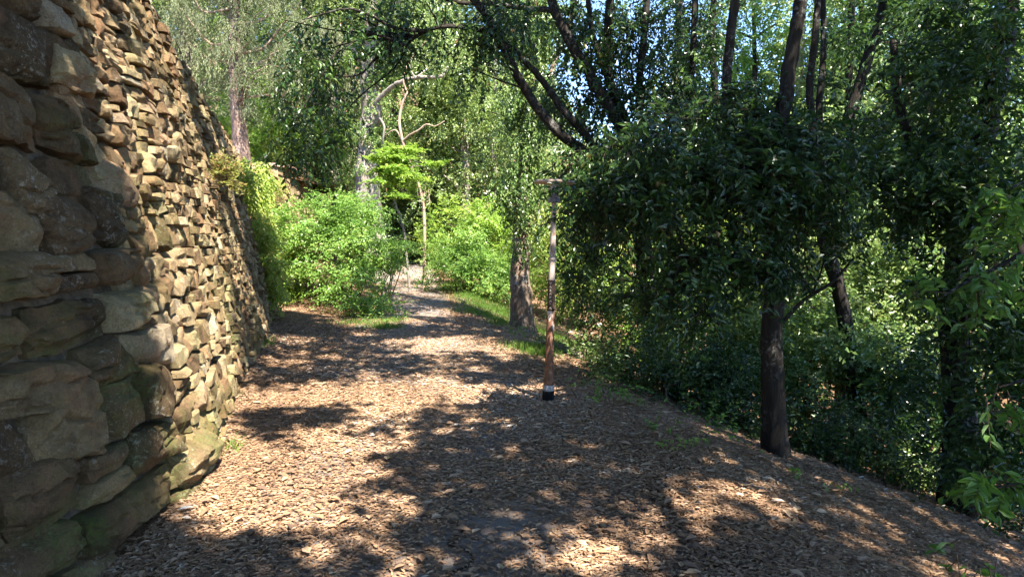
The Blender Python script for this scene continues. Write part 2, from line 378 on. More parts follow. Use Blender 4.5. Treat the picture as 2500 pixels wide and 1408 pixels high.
def top_main(y): return np.interp(y, [-5, 5, 6.4, 7, 8.5, 11, 13.5, 16, 20], [4.7, 4.5, 4.25, 4.05, 3.65, 3.38, 3.08, 3.05, 3.05])
w1 = Wall([(-2.75, -2.), (-2.45, 0), (-2.2, 1.6), (-1.98, 2.8), (-1.93, 3.5), (-2.02, 4.3), (-2.28, 5.3), (-3.06, 8.1), (-4.4, 12.7), (-5.25, 15.6), (-5.75, 16.4), (-6.7, 16.9), (-9, 17.3)], .21, top_main, 1)
def uy(wall, y): return float(np.interp(y, wall.q[:, 1], wall.u))
r1 = thing('stone_wall', 'tall leaning rubble stone retaining wall running along the leaf strewn path', 'wall', (-2.02, 4.3, 0))
uA = uy(w1, 4.05)
build_wall(w1, r1, [(0, uA, (.26, .6), (.2, .36), (.07, .028), (.008, .022), 11),
                    (uA, uy(w1, 6.6), (.09, .34), (.06, .2), (.035, .022), (.003, .014), 12),
                    (uy(w1, 6.6), w1.u[-1], (.09, .3), (.06, .14), (.035, .018), (.003, .014), 13)])
w2 = Wall([(-11, 20.6), (-8.5, 20.2), (-6.95, 20.0), (-6.6, 20.3), (-6.5, 21), (-6.9, 25)], .12, lambda y: np.full_like(np.asarray(y, float), 3.55), 2)
r2 = thing('terrace_wall', 'low stone terrace wall with reddish coping, overgrown with yellow green creeper', 'wall', (-6.95, 20, 1))
build_wall(w2, r2, [(0, w2.u[-1], (.25, .6), (.16, .3), (.05, .02), (.005, .03), 14)], 90)
COPE = simple('reddish_coping', (.30, .17, .13), (.5, .34, .27), 12, .9, .6)
for i in range(9):
    u0 = 1.6 + i * .52; cc = w2.W(np.array([u0, u0 + .5, u0, u0 + .5]), np.full(4, 0.), np.array([.42, .42, -.0, -.0]))
    tz = 3.56 + random.uniform(-.01, .015)
    for j in range(4): pass
    inn = w2.W(np.array([u0, u0 + .5]), np.full(2, 2.4), np.full(2, -.35)); outp = w2.W(np.array([u0, u0 + .5]), np.full(2, 2.4), np.full(2, .08))
    V = []
    for z in (tz, tz + .09):
        for p in (outp[0], outp[1], inn[1], inn[0]): V.append((p[0] + random.uniform(-.012, .012), p[1] + random.uniform(-.012, .012), z))
    mesh('coping_slab', V, np.array([[0, 3, 2, 1], [4, 5, 6, 7], [0, 1, 5, 4], [1, 2, 6, 5], [2, 3, 7, 6], [3, 0, 4, 7]]), COPE, r2, loc=r2.location)

# upper terraces behind the walls
us = np.arange(0, w1.u[-1], .3); row = []
for u in us:
    e = w1.W(np.array([u]), np.array([float(w1.topv(np.array(u)))]), np.array([-.45]))[0]
    nn = w1.N(np.array(u)); line = []
    for k in (0, .6, 1.5, 3, 6, 12, 40):
        p = e + np.array([-nn[0] * k, -nn[1] * k, 0]); p[2] = e[2] - .05 + .1 * k ** .8 + .15 * (fbm(p * .8, 6) - .5) * min(1, k); line.append(p)
    row.append(line)
row = np.array(row)
row[us > uy(w1, 16.2), 1:, 1] = np.minimum(row[us > uy(w1, 16.2), 1:, 1], 17.0)
n, m = row.shape[:2]; I = np.arange(n * m).reshape(n, m)
o = mesh('upper_terrace', row.reshape(-1, 3), np.stack([I[:-1, :-1], I[1:, :-1], I[1:, 1:], I[:-1, 1:]], -1).reshape(-1, 4), GROUND, smooth=True); o['kind'] = 'structure'
def zt(x, y): return np.maximum(G(x, y), 3.45 + .03 * (y - 20) + .12 * np.maximum(0, -8 - x))
def zt2(x, y):
    return np.where(x > -6.8 - .05 * (y - 20), 3.3, zt(x, y))
o = grid_sheet('back_terrace', np.concatenate([np.arange(-60, -12, 4), np.arange(-12, -6.6, .4)]), np.concatenate([np.arange(20.4, 30, .8), np.arange(30, 70, 4)]), zt2, GROUND); o['kind'] = 'structure'

# ------------------------------------------------------------------ leaves
def leaves(P, D, Nn, L, W, rnd, shape='d', fold=.25, curl=.15):
    D = unit(D); S = unit(np.cross(D, Nn)); Nn = unit(np.cross(S, D)); L = L[:, None]; W = W[:, None]; n = len(P)
    if shape == 'd':
        q = np.stack([P, P + D * L * .45 + S * W * .5 + Nn * W * fold, P + D * L - Nn * L * curl, P + D * L * .45 - S * W * .5 + Nn * W * fold], 1)
        I = np.arange(n)[:, None] * 4; Fq = np.concatenate([I + [0, 1, 2], I + [0, 2, 3]]); k = 4
    elif shape == 'b':
        q = np.stack([P - S * W * .5, P + S * W * .5, P + D * L - Nn * L * curl], 1); I = np.arange(n)[:, None] * 3; Fq = I + [0, 1, 2]; k = 3
    else:
        q = np.stack([P, P + D * L * .33 + S * W * .5 + Nn * W * fold, P + D * L * .7 + S * W * .33 + Nn * (W * fold - L * curl * .4),
                      P + D * L - Nn * L * curl, P + D * L * .7 - S * W * .33 + Nn * (W * fold - L * curl * .4), P + D * L * .33 - S * W * .5 + Nn * W * fold], 1)
        I = np.arange(n)[:, None] * 6; Fq = np.concatenate([I + [0, 1, 2, 3], I + [0, 3, 4, 5]]); k = 6
    return q.reshape(-1, 3), Fq, np.repeat(rnd, k)
def foliage(blobs, n, L, W, k=10, twig=.3, droop=.25, shell=.45, clump=.2, shape='d', accept=None, flat=.6, out=.6, seed=1, stems=False, per=9, fold=.25, curl=.15, zsq=1.0, stray=.1):
    r_ = np.random.default_rng(seed); b = np.asarray(blobs, float); m = max(4, n // k); nc = max(2, m // per)
    wgt = (b[:, 3] * b[:, 4] * b[:, 5]) ** .72
    if b.shape[1] > 6: wgt = wgt * b[:, 6]
    bi = r_.choice(len(b), nc, p=wgt / wgt.sum()); dr = unit(r_.normal(size=(nc, 3)))
    rr = np.where(r_.random(nc) < .8, shell + (1 - shell) * np.sqrt(r_.random(nc)), r_.random(nc))[:, None]
    rr = np.where(r_.random(nc)[:, None] < stray, r_.uniform(1, 1.3, nc)[:, None], rr)
    Cc = b[bi, :3] + dr * rr * b[bi, 3:6]; O = unit(dr / b[bi, 3:6])
    ci = r_.integers(0, nc, m); crn = r_.random(nc)
    T = Cc[ci] + r_.normal(0, 1, (m, 3)) * clump * np.array([1, 1, .8 * zsq])
    if accept is not None:
        ok = accept(T); T = T[ok]; ci = ci[ok]; m = len(T)
    TD = unit((O[ci] * out + r_.normal(0, .55, (m, 3))) * np.array([1, 1, zsq]) + np.array([0, 0, -droop])); TL = twig * r_.uniform(.6, 1.4, m)
    t = (np.arange(k)[None, :] + r_.random((m, k))) / k
    pos = T[:, None] + TD[:, None] * (t * TL[:, None])[..., None]; pos[..., 2] -= droop * t * t * TL[:, None] * .6
    S = unit(np.cross(TD, np.array([0, 0, 1.]) + r_.normal(0, .3, (m, 3))))
    sg = np.where(np.arange(k) % 2, 1., -1.)[None, :, None]
    D = TD[:, None] * .55 + sg * S[:, None] * .8 + r_.normal(0, .3, (m, k, 3)) + np.array([0, 0, -droop * .6])
    Nn = np.array([0, 0, 1.]) * flat + O[ci][:, None] * .75 + r_.normal(0, .42, (m, k, 3))
    rnd = np.clip(.5 * crn[ci][:, None] + .5 * r_.random((m, k)), 0, 1)
    Ls = L * r_.uniform(.65, 1.25, (m, k)); Ws = W * r_.uniform(.75, 1.2, (m, k))
    V, Fq, rv = leaves(pos.reshape(-1, 3), D.reshape(-1, 3), Nn.reshape(-1, 3), Ls.ravel(), Ws.ravel(), rnd.ravel(), shape, fold, curl)
    if not stems: return V, Fq, rv, None
    E = T + TD * TL[:, None]; E[:, 2] -= droop * TL * .6; Mid = T + TD * TL[:, None] * .5; Mid[:, 2] -= droop * .25 * TL * .6
    a = unit(np.cross(TD, [.3, .2, 1.])); c = np.cross(TD, a); rad = .0035
    ring = [a * rad, (-.5 * a + .87 * c) * rad, (-.5 * a - .87 * c) * rad]
    back = T - TD * TL[:, None] * .3
    Vs = np.stack([back + r for r in ring] + [E + r * .4 for r in ring], 1).reshape(-1, 3); I = np.arange(m)[:, None] * 6
    Fs = np.concatenate([I + [0, 1, 4, 3], I + [1, 2, 5, 4], I + [2, 0, 3, 5]])
    return V, Fq, rv, (Vs, Fs)
def tube(pts, r0, r1, sides=9, per=6, wob=.035, flare=0, seed=0):
    p = catmull(pts, per); n = len(p); t = np.linspace(0, 1, n); rad = r0 + (r1 - r0) * t ** .9
    if flare: rad = rad * (1 + flare * np.exp(-t * 14))
    r_ = np.random.default_rng(seed + int(abs(p[0, 0]) * 100)); L = np.linalg.norm(p[-1] - p[0])
    if n > 4: p[1:-1] += r_.normal(0, 1, (n - 2, 3)) * min(.008 * L, r0 * .05)
    T = unit(np.gradient(p, axis=0)); ref = np.array([.31, .95, .05]); A = unit(np.cross(T, ref)); Bv = np.cross(T, A)
    ang = np.linspace(0, 2 * np.pi, sides, endpoint=False)
    rr = rad[:, None] * (1 + wob * r_.normal(0, 1, (n, sides))) * (1 + .12 * np.sin(ang * 3 + seed)[None])
    V = p[:, None] + A[:, None] * (np.cos(ang)[None, :, None] * rr[..., None]) + Bv[:, None] * (np.sin(ang)[None, :, None] * rr[..., None])
    I = np.arange(n * sides).reshape(n, sides); J = np.roll(I, -1, 1)
    Q = np.stack([I[:-1], J[:-1], J[1:], I[1:]], -1).reshape(-1, 4)
    V = np.vstack([V.reshape(-1, 3), p[-1:] + T[-1:] * rad[-1]]); cap = np.stack([I[-1], J[-1], np.full(sides, n * sides)], -1)
    return V, [Q, cap], p
def merge(parts):
    VS, Qs, Ts, off = [], [], [], 0
    for V, Fl in parts:
        VS.append(V)
        for f in (Fl if isinstance(Fl, list) else [Fl]): (Qs if f.shape[1] == 4 else Ts).append(f + off)
        off += len(V)
    return np.vstack(VS), [np.vstack(x) for x in (Qs, Ts) if x]

def plant(name, label, cat, stems, bark, crowns, group=None, loc=None, branches=0, trunk_name='trunk', limb_name='limb', branch_r=.03, flare=.5):
    """stems: [(pts, r0, r1)], first is the trunk; crowns: [(part name, material, foliage kwargs)]"""
    base = np.asarray(loc if loc is not None else stems[0][0][0], float)
    root = thing(name, label, cat, base, group); cl = []
    for i, (pts, r0, r1) in enumerate(stems):
        V, Fl, p = tube(pts, r0, r1, 10 if i == 0 else 8, flare=flare if i == 0 else 0, seed=i + 3); cl.append(p)
        mesh(trunk_name if i == 0 else limb_name, V, Fl, bark, root, None, True, base)
    tw = []
    for pn, mat, kw in crowns:
        V, Fq, rv, st = foliage(**kw); mesh(pn, V, Fq, mat, root, rv, False, base)
        if st is not None: tw.append(st)
    if branches and cl:
        allp = np.vstack(cl); r_ = np.random.default_rng(len(name) + int(abs(base[0]) * 77))
        bl = np.vstack([np.asarray(kw['blobs'], float)[:, :6] for pn, mat, kw in crowns if pn == 'crown'])
        for i in range(branches):
            b = bl[r_.integers(len(bl))]; e = b[:3] + r_.normal(0, .4, 3) * b[3:6]; dd = np.linalg.norm(allp - e - np.array([0, 0, -.5]), axis=1)
            s = allp[np.argmin(dd + r_.random(len(dd)) * .6)]; mid = (s + e) / 2 + r_.normal(0, .12, 3) * np.linalg.norm(e - s) + np.array([0, 0, .08 * np.linalg.norm(e - s)])
            q1 = s + (mid - s) * .5 + r_.normal(0, .05, 3) * np.linalg.norm(e - s)
            V, Fl, _ = tube([s, q1, mid, e], branch_r * r_.uniform(.6, 1.2), branch_r * .22, 5, 4, seed=i); tw.append((V, Fl))
    if tw:
        V, Fl = merge(tw); o = mesh('branchwork', V, Fl, bark if branches else TWIG, root, None, True, base); o['kind'] = 'stuff'
    return root
def pb(px, py, Y, rpx, rpy, ry=None, wt=1.):
    """crown mass round a viewed spot at depth Y, radii from its seen extent"""
    c = at(px, py, Y); k = Y / F; return [c[0], c[1], c[2], rpx * k, ry if ry else .6 * (rpx + rpy) * k, rpy * k, wt]

# ------------------------------------------------------------------ shade map of the canopy overhead (ground coordinates)
SH = SUN[:2] / SUN[2]
LITPOLY = np.array([(-1.85, 4.05), (-4.2, 6.1), (-5.8, 10.6), (-2.95, 7.7)])
LIT = [  # openings in the canopy: x, y, half width, half depth, turn
    (-1.65, 4.65, .95, .85, 0), (-1.15, 6.8, 1.9, .85, .1), (-.95, 3.85, .6, .32, .2), (-.6, 3.3, .6, .2, 0), (.45, 3.2, .3, .1, 0),
    (-.7, 9.8, 1.4, .8, -.2), (-2.6, 10.8, .5, .35, 0), (1.0, 6.3, .35, .16, 0), (2.3, 4.0, .2, .1, .3),
    (-2.2, 12.2, .9, .7, 0), (-3.6, 10.2, .8, .7, 0), (-5.2, 11.3, .7, .7, 0), (2.45, 4.45, .24, .2, 0), (2.2, 5.2, .22, .18, 0)]
_u, _v = np.meshgrid(np.arange(uA, w1.u[-1], .05), np.arange(.3, 3.6, .05)); _P = w1.W(_u, _v, np.full_like(_u, .14)); _px, _py, _z = project(_P)
def on_wall(px, py): return _P.reshape(-1, 3)[np.argmin((_px - px) ** 2 + (_py - py) ** 2 + 4 * _z ** 2)]
fp = on_wall(540, 440); _g = fp[:2] - SH * fp[2]; LIT.append((_g[0] + .1, _g[1], .75, .75, 0))
def openness(g):
    o = np.full(len(g), -1.)
    nz = fbm(np.c_[g * 1.7, np.zeros(len(g))], 31) - .5; nz2 = fbm(np.c_[g * 5, np.ones(len(g))], 32) - .5
    for (x, y, a, b, th) in LIT:
        d = g - [x, y]; c, s = math.cos(th), math.sin(th); e = np.sqrt(((d[:, 0] * c + d[:, 1] * s) / a) ** 2 + ((-d[:, 0] * s + d[:, 1] * c) / b) ** 2)
        o = np.maximum(o, 1 - e)
    e = np.full(len(g), 9.)
    for i in range(4):
        a, b = LITPOLY[i], LITPOLY[(i + 1) % 4]; t = (b - a) / np.linalg.norm(b - a); e = np.minimum(e, ((g - a) @ np.array([t[1], -t[0]])) / .5)
    o = np.maximum(o, np.minimum(e + .15, 1))
    return o + nz * 1.1 + nz2 * .5
def shade_ok(T):
    g = T[:, :2] - SH * T[:, 2:3]
    hole = fbm(np.c_[g * 2.3, np.full(len(g), 4.)], 41)
    # keep the canopy above the frame
    _, py, z = project(T)
    return (openness(g) < .05) & (hole < np.where(g[:, 0] > 2.0, np.where(g[:, 1] > 8.3, .45, np.where(g[:, 1] < 5.8, .6, .535)), np.where((g[:, 0] > .4) & (g[:, 1] > 7.3), .46, .68))) & ((z < .2) | (py < -60)) & (g[:, 1] < 13 + 3 * (g[:, 0] > 1) + 2.4 * ((g[:, 0] > -3.3) & (g[:, 0] < -1.9)))
def over(gx, gy, h, rx, ry, rz): return [gx + SH[0] * h, gy + SH[1] * h, h, rx, ry, rz]

# ------------------------------------------------------------------ trees of the picture
Z = lambda x, y: float(G(np.array(x), np.array(y)))
def gp(x, y, dz=-.1): return np.array([x, y, Z(x, y) + dz])

# cypress on the terrace
b = np.array([at(590, 420, 21.5)[0], 21.5, 3.4])
cy1 = plant('cypress_tree', 'cypress with straight pinkish trunk rising behind the reddish wall coping', 'tree',
    [([b, at(577, 250, 21.5), at(572, 100, 21.5), at(566, -250, 21.6), at(560, -700, 21.8)], .24, .1)], B_CYP,
    [('crown', CYPR, dict(blobs=[pb(500, 80, 21, 110, 130, 1.2), pb(620, 40, 20.6, 120, 120, 1.2), pb(560, -150, 21.5, 230, 130, 2), pb(740, 120, 21, 110, 150, 1.2), pb(700, -60, 21, 140, 130, 1.5), pb(620, 190, 20.8, 60, 60, .6), pb(450, -80, 21, 130, 150, 1.5), pb(590, -300, 21.5, 180, 100, 1.6)],
        n=46000, L=.11, W=.022, k=14, twig=.38, droop=1.0, clump=.17, per=16, flat=.2, out=.35, seed=3))], branches=26, branch_r=.045)
# bare pinkish branches of the cypress
for i, pl in enumerate([[(574, 130), (640, 120), (690, 60), (720, 30), (735, 0)], [(575, 160), (650, 150), (680, 110), (700, 80), (760, 40)], [(576, 190), (640, 170), (655, 140), (690, 120)],
                        [(574, 90), (520, 110), (470, 60), (440, 20)], [(573, 60), (640, 50), (660, 20), (665, -20)], [(577, 240), (660, 232), (690, 235), (705, 205)], [(572, 20), (500, 30), (470, -10)]]):
    pts = [at(x, y, 21.4 - .5 * j / 2) for j, (x, y) in enumerate(pl)]
    V, Fl, _ = tube(pts, .05, .016, 6, 5, seed=i); mesh('bare_limb', V, Fl, B_DEAD, cy1, None, True, b)

# big leaning trunk behind the bush
b = np.array([at(915, 640, 22)[0], 22, Z(at(915, 640, 22)[0], 22) - .2])
big = plant('ivy_clad_tree', 'large grey trunk with twisting bare limb, rising behind the pale green bush', 'tree',
    [([b, at(895, 480, 22), at(893, 400, 22), at(903, 300, 22.1), at(900, 180, 22), at(908, 60, 22), at(900, -200, 22.2), at(890, -500, 22.5)], .42, .2),
     ([at(903, 330, 22), at(925, 285, 21.6), at(920, 250, 21.4), at(945, 222, 21.2), at(972, 203, 21), at(1015, 190, 20.9), at(1075, 187, 20.8), at(1092, 165, 20.8)], .095, .05),
     ([at(925, 285, 21.6), at(938, 310, 21.5), at(935, 345, 21.5), at(942, 385, 21.6)], .05, .012),
     ([at(900, 180, 22), at(860, 120, 21.8), at(800, 90, 21.6), at(740, 20, 21.4)], .11, .04),
     ([at(908, 80, 22), at(960, 20, 21.8), at(1030, -40, 21.5)], .12, .05)], B_PALE,
    [('crown', PALE, dict(blobs=[pb(900, -60, 22, 200, 100, 1.8), pb(1000, 60, 22.6, 90, 90, 1.2), pb(820, 60, 22.5, 100, 80, 1.2), pb(1040, 130, 23, 80, 70, 1)], n=26000, L=.085, W=.05, k=10, twig=.35, droop=.5, clump=.25, seed=5)),
     ('ivy', IVY, dict(blobs=[pb(905, 320, 21.8, 32, 45, .4), pb(893, 400, 21.8, 26, 25, .4), pb(905, 240, 21.8, 34, 40, .4), pb(925, 330, 21.6, 26, 20, .3), pb(900, 560, 21.7, 45, 40, .4), pb(910, 140, 21.8, 30, 50, .4)], n=4200, L=.075, W=.06, k=8, twig=.22, droop=.6, clump=.12, seed=6))], branches=14, branch_r=.04)

# slender forked tree
b = gp(at(1035, 640, 19.5)[0], 19.5)
plant('forked_tree', 'slender pale trunk with bare fork standing beside the far bend of the path', 'tree',
    [([b, at(1036, 560, 19.5), at(1033, 500, 19.5), at(1018, 440, 19.4), at(995, 385, 19.3), at(983, 345, 19.2), at(975, 300, 19.2), at(980, 260, 19.2), at(993, 225, 19.2)], .045, .035),
     ([at(983, 345, 19.2), at(1000, 330, 19.1), at(1022, 318, 19), at(1040, 304, 19), at(1062, 308, 19), at(1085, 296, 19)], .035, .012),
     ([at(983, 345, 19.2), at(965, 318, 19.2), at(940, 330, 19.3)], .03, .008), ([at(993, 230, 19.2), at(985, 190, 19.2), at(1000, 150, 19.3), at(1040, 100, 19.3)], .035, .012)], B_DEAD,
    [('crown', PALE, dict(blobs=[pb(1060, 90, 19.5, 70, 50, .7), pb(1040, 470, 19.8, 40, 25, .4)], n=2600, L=.07, W=.04, k=9, twig=.3, droop=.4, seed=8))], branches=6, branch_r=.014, flare=.3)

# lime green young elm with flat layered sprays
b = gp(at(1000, 620, 18.5)[0], 18.5)
plant('young_elm', 'young tree with flat sprays of fresh lime green leaves above the path bend', 'tree',
    [([b, at(985, 560, 18.4), at(960, 480, 18.2), at(950, 400, 18), at(965, 375, 18)], .035, .01), ([at(955, 430, 18.1), at(990, 410, 18), at(1030, 405, 17.9)], .015, .005), ([at(955, 420, 18.1), at(920, 405, 17.9), at(895, 415, 17.8)], .015, .005)], B_PALE,
    [('crown', LIME, dict(blobs=[pb(975, 366, 18.1, 45, 4, .6), pb(955, 388, 17.9, 50, 4, .7), pb(1010, 394, 17.8, 45, 4, .7), pb(945, 412, 17.6, 40, 4, .6), pb(995, 428, 17.7, 50, 4, .7), pb(1010, 460, 17.6, 32, 4, .5, .7), pb(930, 440, 17.6, 28, 4, .5, .6), pb(975, 482, 17.6, 35, 4, .5, .6)],
        n=8500, L=.085, W=.05, k=12, twig=.34, droop=.05, clump=.07, flat=2.4, shell=.1, zsq=.2, seed=9))], branches=14, branch_r=.01, flare=.2)

# ivy tree by the path
b = gp(at(1275, 780, 12.7)[0], 12.7)
plant('ivied_oak', 'straight lichen spotted trunk wrapped in ivy on the grass verge', 'tree',
    [([b, at(1270, 700, 12.7), at(1270, 600, 12.7), at(1277, 480, 12.75), at(1288, 330, 12.8), at(1296, 150, 12.8), at(1306, -50, 12.8), at(1315, -350, 12.9), at(1320, -600, 13)], .19, .09),
     ([at(1290, 330, 12.8), at(1330, 270, 12.8), at(1350, 160, 12.9), at(1395, 40, 13), at(1410, -120, 13)], .08, .04), ([at(1296, 150, 12.8), at(1240, 60, 12.6), at(1180, -60, 12.5)], .07, .03)], B_LICH,
    [('ivy', IVY, dict(blobs=[pb(1280, 440, 12.6, 46, 110, .3), pb(1290, 250, 12.65, 48, 90, .3), pb(1276, 560, 12.55, 32, 60, .22, .6), pb(1300, 80, 12.7, 50, 120, .35)], n=15000, L=.07, W=.04, k=9, twig=.22, droop=1.1, clump=.1, shell=.6, seed=10)),
     ('crown', PALE, dict(blobs=[pb(1180, -80, 12.5, 150, 90, 1.5), pb(1240, 130, 12.9, 50, 80, .6), pb(1330, -180, 13, 200, 110, 1.6), pb(1330, 420, 13, 40, 60, .5), pb(1220, 330, 13.1, 40, 70, .5)], n=9500, L=.07, W=.04, k=9, twig=.3, droop=.8, clump=.2, seed=11))], branches=14, branch_r=.03)

# arching holm oak whose limbs reach over the path
b = gp(at(1620, 900, 9.6)[0], 9.6)
plant('arching_holm_oak', 'dark multi stemmed holm oak arching its limbs across the path', 'tree',
    [([b, at(1590, 760, 9.6), at(1572, 640, 9.6), at(1555, 520, 9.5), at(1520, 420, 9.4), at(1480, 390, 9.3)], .15, .1),
     ([at(1510, 420, 9.4), at(1440, 380, 9.2), at(1370, 330, 9), at(1310, 262, 8.9), at(1265, 190, 8.8), at(1225, 110, 8.7), at(1180, 30, 8.6), at(1120, -40, 8.5)], .075, .045),
     ([at(1480, 390, 9.3), at(1420, 320, 9.2), at(1370, 265, 9.1), at(1325, 200, 9.1), at(1270, 140, 9), at(1200, 85, 8.8), at(1120, 66, 8.6), at(1050, 72, 8.5), at(985, 110, 8.4)], .06, .018),
     ([at(1555, 500, 9.5), at(1520, 330, 9.5), at(1450, 200, 9.6), at(1395, 110, 9.6), at(1355, 30, 9.6), at(1335, -60, 9.6), at(1330, -250, 9.6)], .085, .055),
     ([at(1352, 25, 9.6), at(1290, 22, 9.4), at(1200, 10, 9.2), at(1110, 5, 9), at(1020, -30, 8.8)], .04, .02),
     ([at(1550, 520, 9.5), at(1545, 350, 9.7), at(1490, 200, 9.8), at(1485, 80, 9.8), at(1500, -100, 9.8)], .08, .055),
     ([at(1560, 560, 9.5), at(1590, 400, 9.7), at(1560, 250, 9.8), at(1575, 60, 9.8), at(1590, -150, 9.8)], .065, .045),
     ([at(1490, 210, 9.8), at(1450, 100, 9.8), at(1430, -40, 9.8)], .05, .035),
     ([at(1565, 600, 9.5), at(1640, 430, 9.5), at(1680, 250, 9.6), at(1695, 40, 9.6), at(1700, -150, 9.7)], .055, .04)], B_OAK,
    [('crown', OAK, dict(blobs=[pb(960, 100, 8.4, 70, 45, .6, .3), pb(785, 200, 8.2, 60, 80, .6, .35), pb(765, 330, 8.1, 50, 90, .5, .35), pb(715, 370, 8.0, 35, 60, .4, .3), pb(1160, 130, 8.6, 60, 60, .5, .3), pb(1230, 40, 8.8, 100, 50, .7, .4), pb(1080, 10, 8.5, 140, 40, .7, .3), pb(800, 60, 8.3, 80, 45, .6, .35),
        pb(1450, 430, 9.0, 90, 70, .6), pb(1500, 520, 8.8, 110, 90, .7, .6), pb(1420, 560, 9.0, 60, 70, .5, .35), pb(1620, 430, 9, 130, 90, .8, .5), pb(1470, 330, 9.3, 50, 60, .4), pb(1600, 620, 9, 130, 90, .7, .4), pb(1700, 300, 9.4, 100, 90, .8, .4), pb(1430, 680, 9.2, 50, 60, .4, .3), pb(1640, 120, 9.9, 90, 120, .6, .6), pb(1450, 60, 10, 100, 90, .5, .5), pb(1400, 230, 9.9, 60, 90, .4, .5), pb(1540, 200, 10, 60, 110, .4, .5)],
        n=26000, L=.08, W=.036, k=9, twig=.26, droop=.7, clump=.15, shape='o', stems=True, seed=12)),], branches=34, branch_r=.022)

# dark oak beside the path, in front
b = gp(at(1893, 1130, 5.7)[0], 5.7)
plant('dark_holm_oak', 'nearest dark holm oak trunk on the leafy slope beside the path', 'tree',
    [([b, at(1890, 1000, 5.7), at(1884, 820, 5.7), at(1890, 660, 5.7), at(1882, 520, 5.7), at(1890, 400, 5.7), at(1912, 270, 5.75), at(1935, 120, 5.8), at(1958, -20, 5.8), at(1975, -300, 5.9)], .1, .045),
     ([at(1886, 560, 5.7), at(1830, 430, 5.7), at(1785, 330, 5.7), at(1772, 220, 5.7), at(1782, 90, 5.7), at(1800, -60, 5.7), at(1805, -300, 5.7)], .05, .032),
     ([at(1886, 600, 5.7), at(1960, 480, 5.8), at(1984, 330, 5.8), at(1975, 220, 5.85), at(1990, 80, 5.9), at(2000, -60, 5.9)], .04, .025),
     ([at(1890, 520, 5.6), at(1760, 470, 5.3), at(1640, 430, 5.1), at(1560, 440, 5), at(1480, 450, 5.2), at(1420, 470, 5.5)], .03, .004), ([at(1886, 640, 5.6), at(1780, 650, 5.3), at(1700, 690, 5.1), at(1640, 700, 5)], .025, .007),
     ([at(1900, 800, 5.7), at(1960, 735, 5.8), at(2030, 690, 5.9), at(2085, 630, 6)], .02, .01)], B_OAK,
    [('crown', OAK, dict(blobs=[pb(1880, 430, 5.4, 110, 130, .5), pb(1780, 480, 5.2, 110, 80, .5), pb(1660, 400, 5.1, 110, 60, .4), pb(1600, 470, 5, 80, 60, .35), pb(1720, 640, 5.1, 100, 70, .4), pb(1640, 740, 5, 70, 40, .3), pb(1900, 260, 5.6, 90, 90, .5, .6), pb(1560, 360, 5.1, 90, 50, .35), pb(1960, 360, 5.6, 90, 70, .5), pb(1870, 620, 5.3, 70, 70, .35), pb(1760, 300, 5.4, 70, 70, .4, .6), pb(1990, 550, 5.7, 80, 70, .4, .6), pb(1480, 520, 5.1, 60, 50, .3, .6), pb(1450, 500, 5.3, 34, 28, .22)],
        n=12500, L=.07, W=.034, k=8, twig=.2, droop=.45, clump=.1, shape='o', stems=True, seed=13)),
     ('spray', OAK, dict(blobs=[pb(1415, 456, 5.5, 20, 10, .1), pb(1412, 484, 5.5, 18, 10, .1), pb(1445, 475, 5.4, 26, 25, .12)], n=210, L=.07, W=.036, k=7, twig=.1, droop=.4, clump=.03, shape='o', stems=True, seed=18, per=4, stray=0))], branches=26, branch_r=.014, flare=.35)

# oaks further right
def oak(label, base, stem_list, blobs, n, seed, L=.075, W=.036, name='holm_oak', mat=OAK, br=16, shape='o', grp=None):
    plant(name, label, 'tree', stem_list, B_OAK, [('crown', mat, dict(blobs=blobs, n=n, L=L, W=W, k=9, twig=.24, droop=.45, clump=.14, shape=shape, stems=False, seed=seed))], branches=br, branch_r=.016, flare=.3, group=grp)
b = gp(at(2120, 1000, 8.5)[0], 8.5)
oak('slim holm oak leaning out over the lower slope, its upper stem bare', b,
    [([b, at(2060, 760, 8.4), at(2010, 560, 8.3), at(2040, 400, 8.3), at(2085, 250, 8.3), at(2125, 120, 8.3), at(2160, 0, 8.3), at(2190, -200, 8.3)], .09, .05), ([at(2040, 420, 8.3), at(2000, 300, 8.4), at(2010, 120, 8.5), at(2005, -80, 8.5)], .05, .03)],
    [pb(2080, 330, 8.2, 90, 80, .7), pb(2200, 250, 8.2, 110, 90, .8), pb(2060, 120, 8.6, 80, 90, .6, .5), pb(2240, 60, 8.6, 130, 90, .9), pb(2100, 520, 8.2, 70, 60, .5, .6), pb(2150, 400, 8, 90, 60, .6)], 6500, 14)
b = gp(at(2345, 1215, 6.4)[0], 6.4)
oak('stout shadowed holm oak with very dark drooping crown at the low edge of the slope', b,
    [([b, at(2345, 1000, 6.4), at(2330, 780, 6.4), at(2350, 560, 6.4), at(2400, 340, 6.4), at(2450, 100, 6.4), at(2480, -200, 6.4)], .15, .08), ([at(2345, 600, 6.4), at(2260, 420, 6.3), at(2200, 280, 6.2), at(2180, 100, 6.2)], .06, .03)],
    [pb(2230, 330, 6, 130, 100, .6), pb(2350, 250, 6, 150, 130, .7), pb(2420, 420, 5.8, 120, 110, .6), pb(2300, 480, 5.9, 130, 80, .6), pb(2180, 450, 6, 90, 70, .5), pb(2440, 700, 5.8, 110, 140, .6), pb(2380, 900, 5.8, 110, 130, .6), pb(2450, 1120, 5.4, 90, 110, .5), pb(2330, 80, 6.2, 180, 90, .8), pb(2300, 700, 6.2, 60, 60, .4, .5)], 17000, 15)
b = gp(5.3, 4.2)
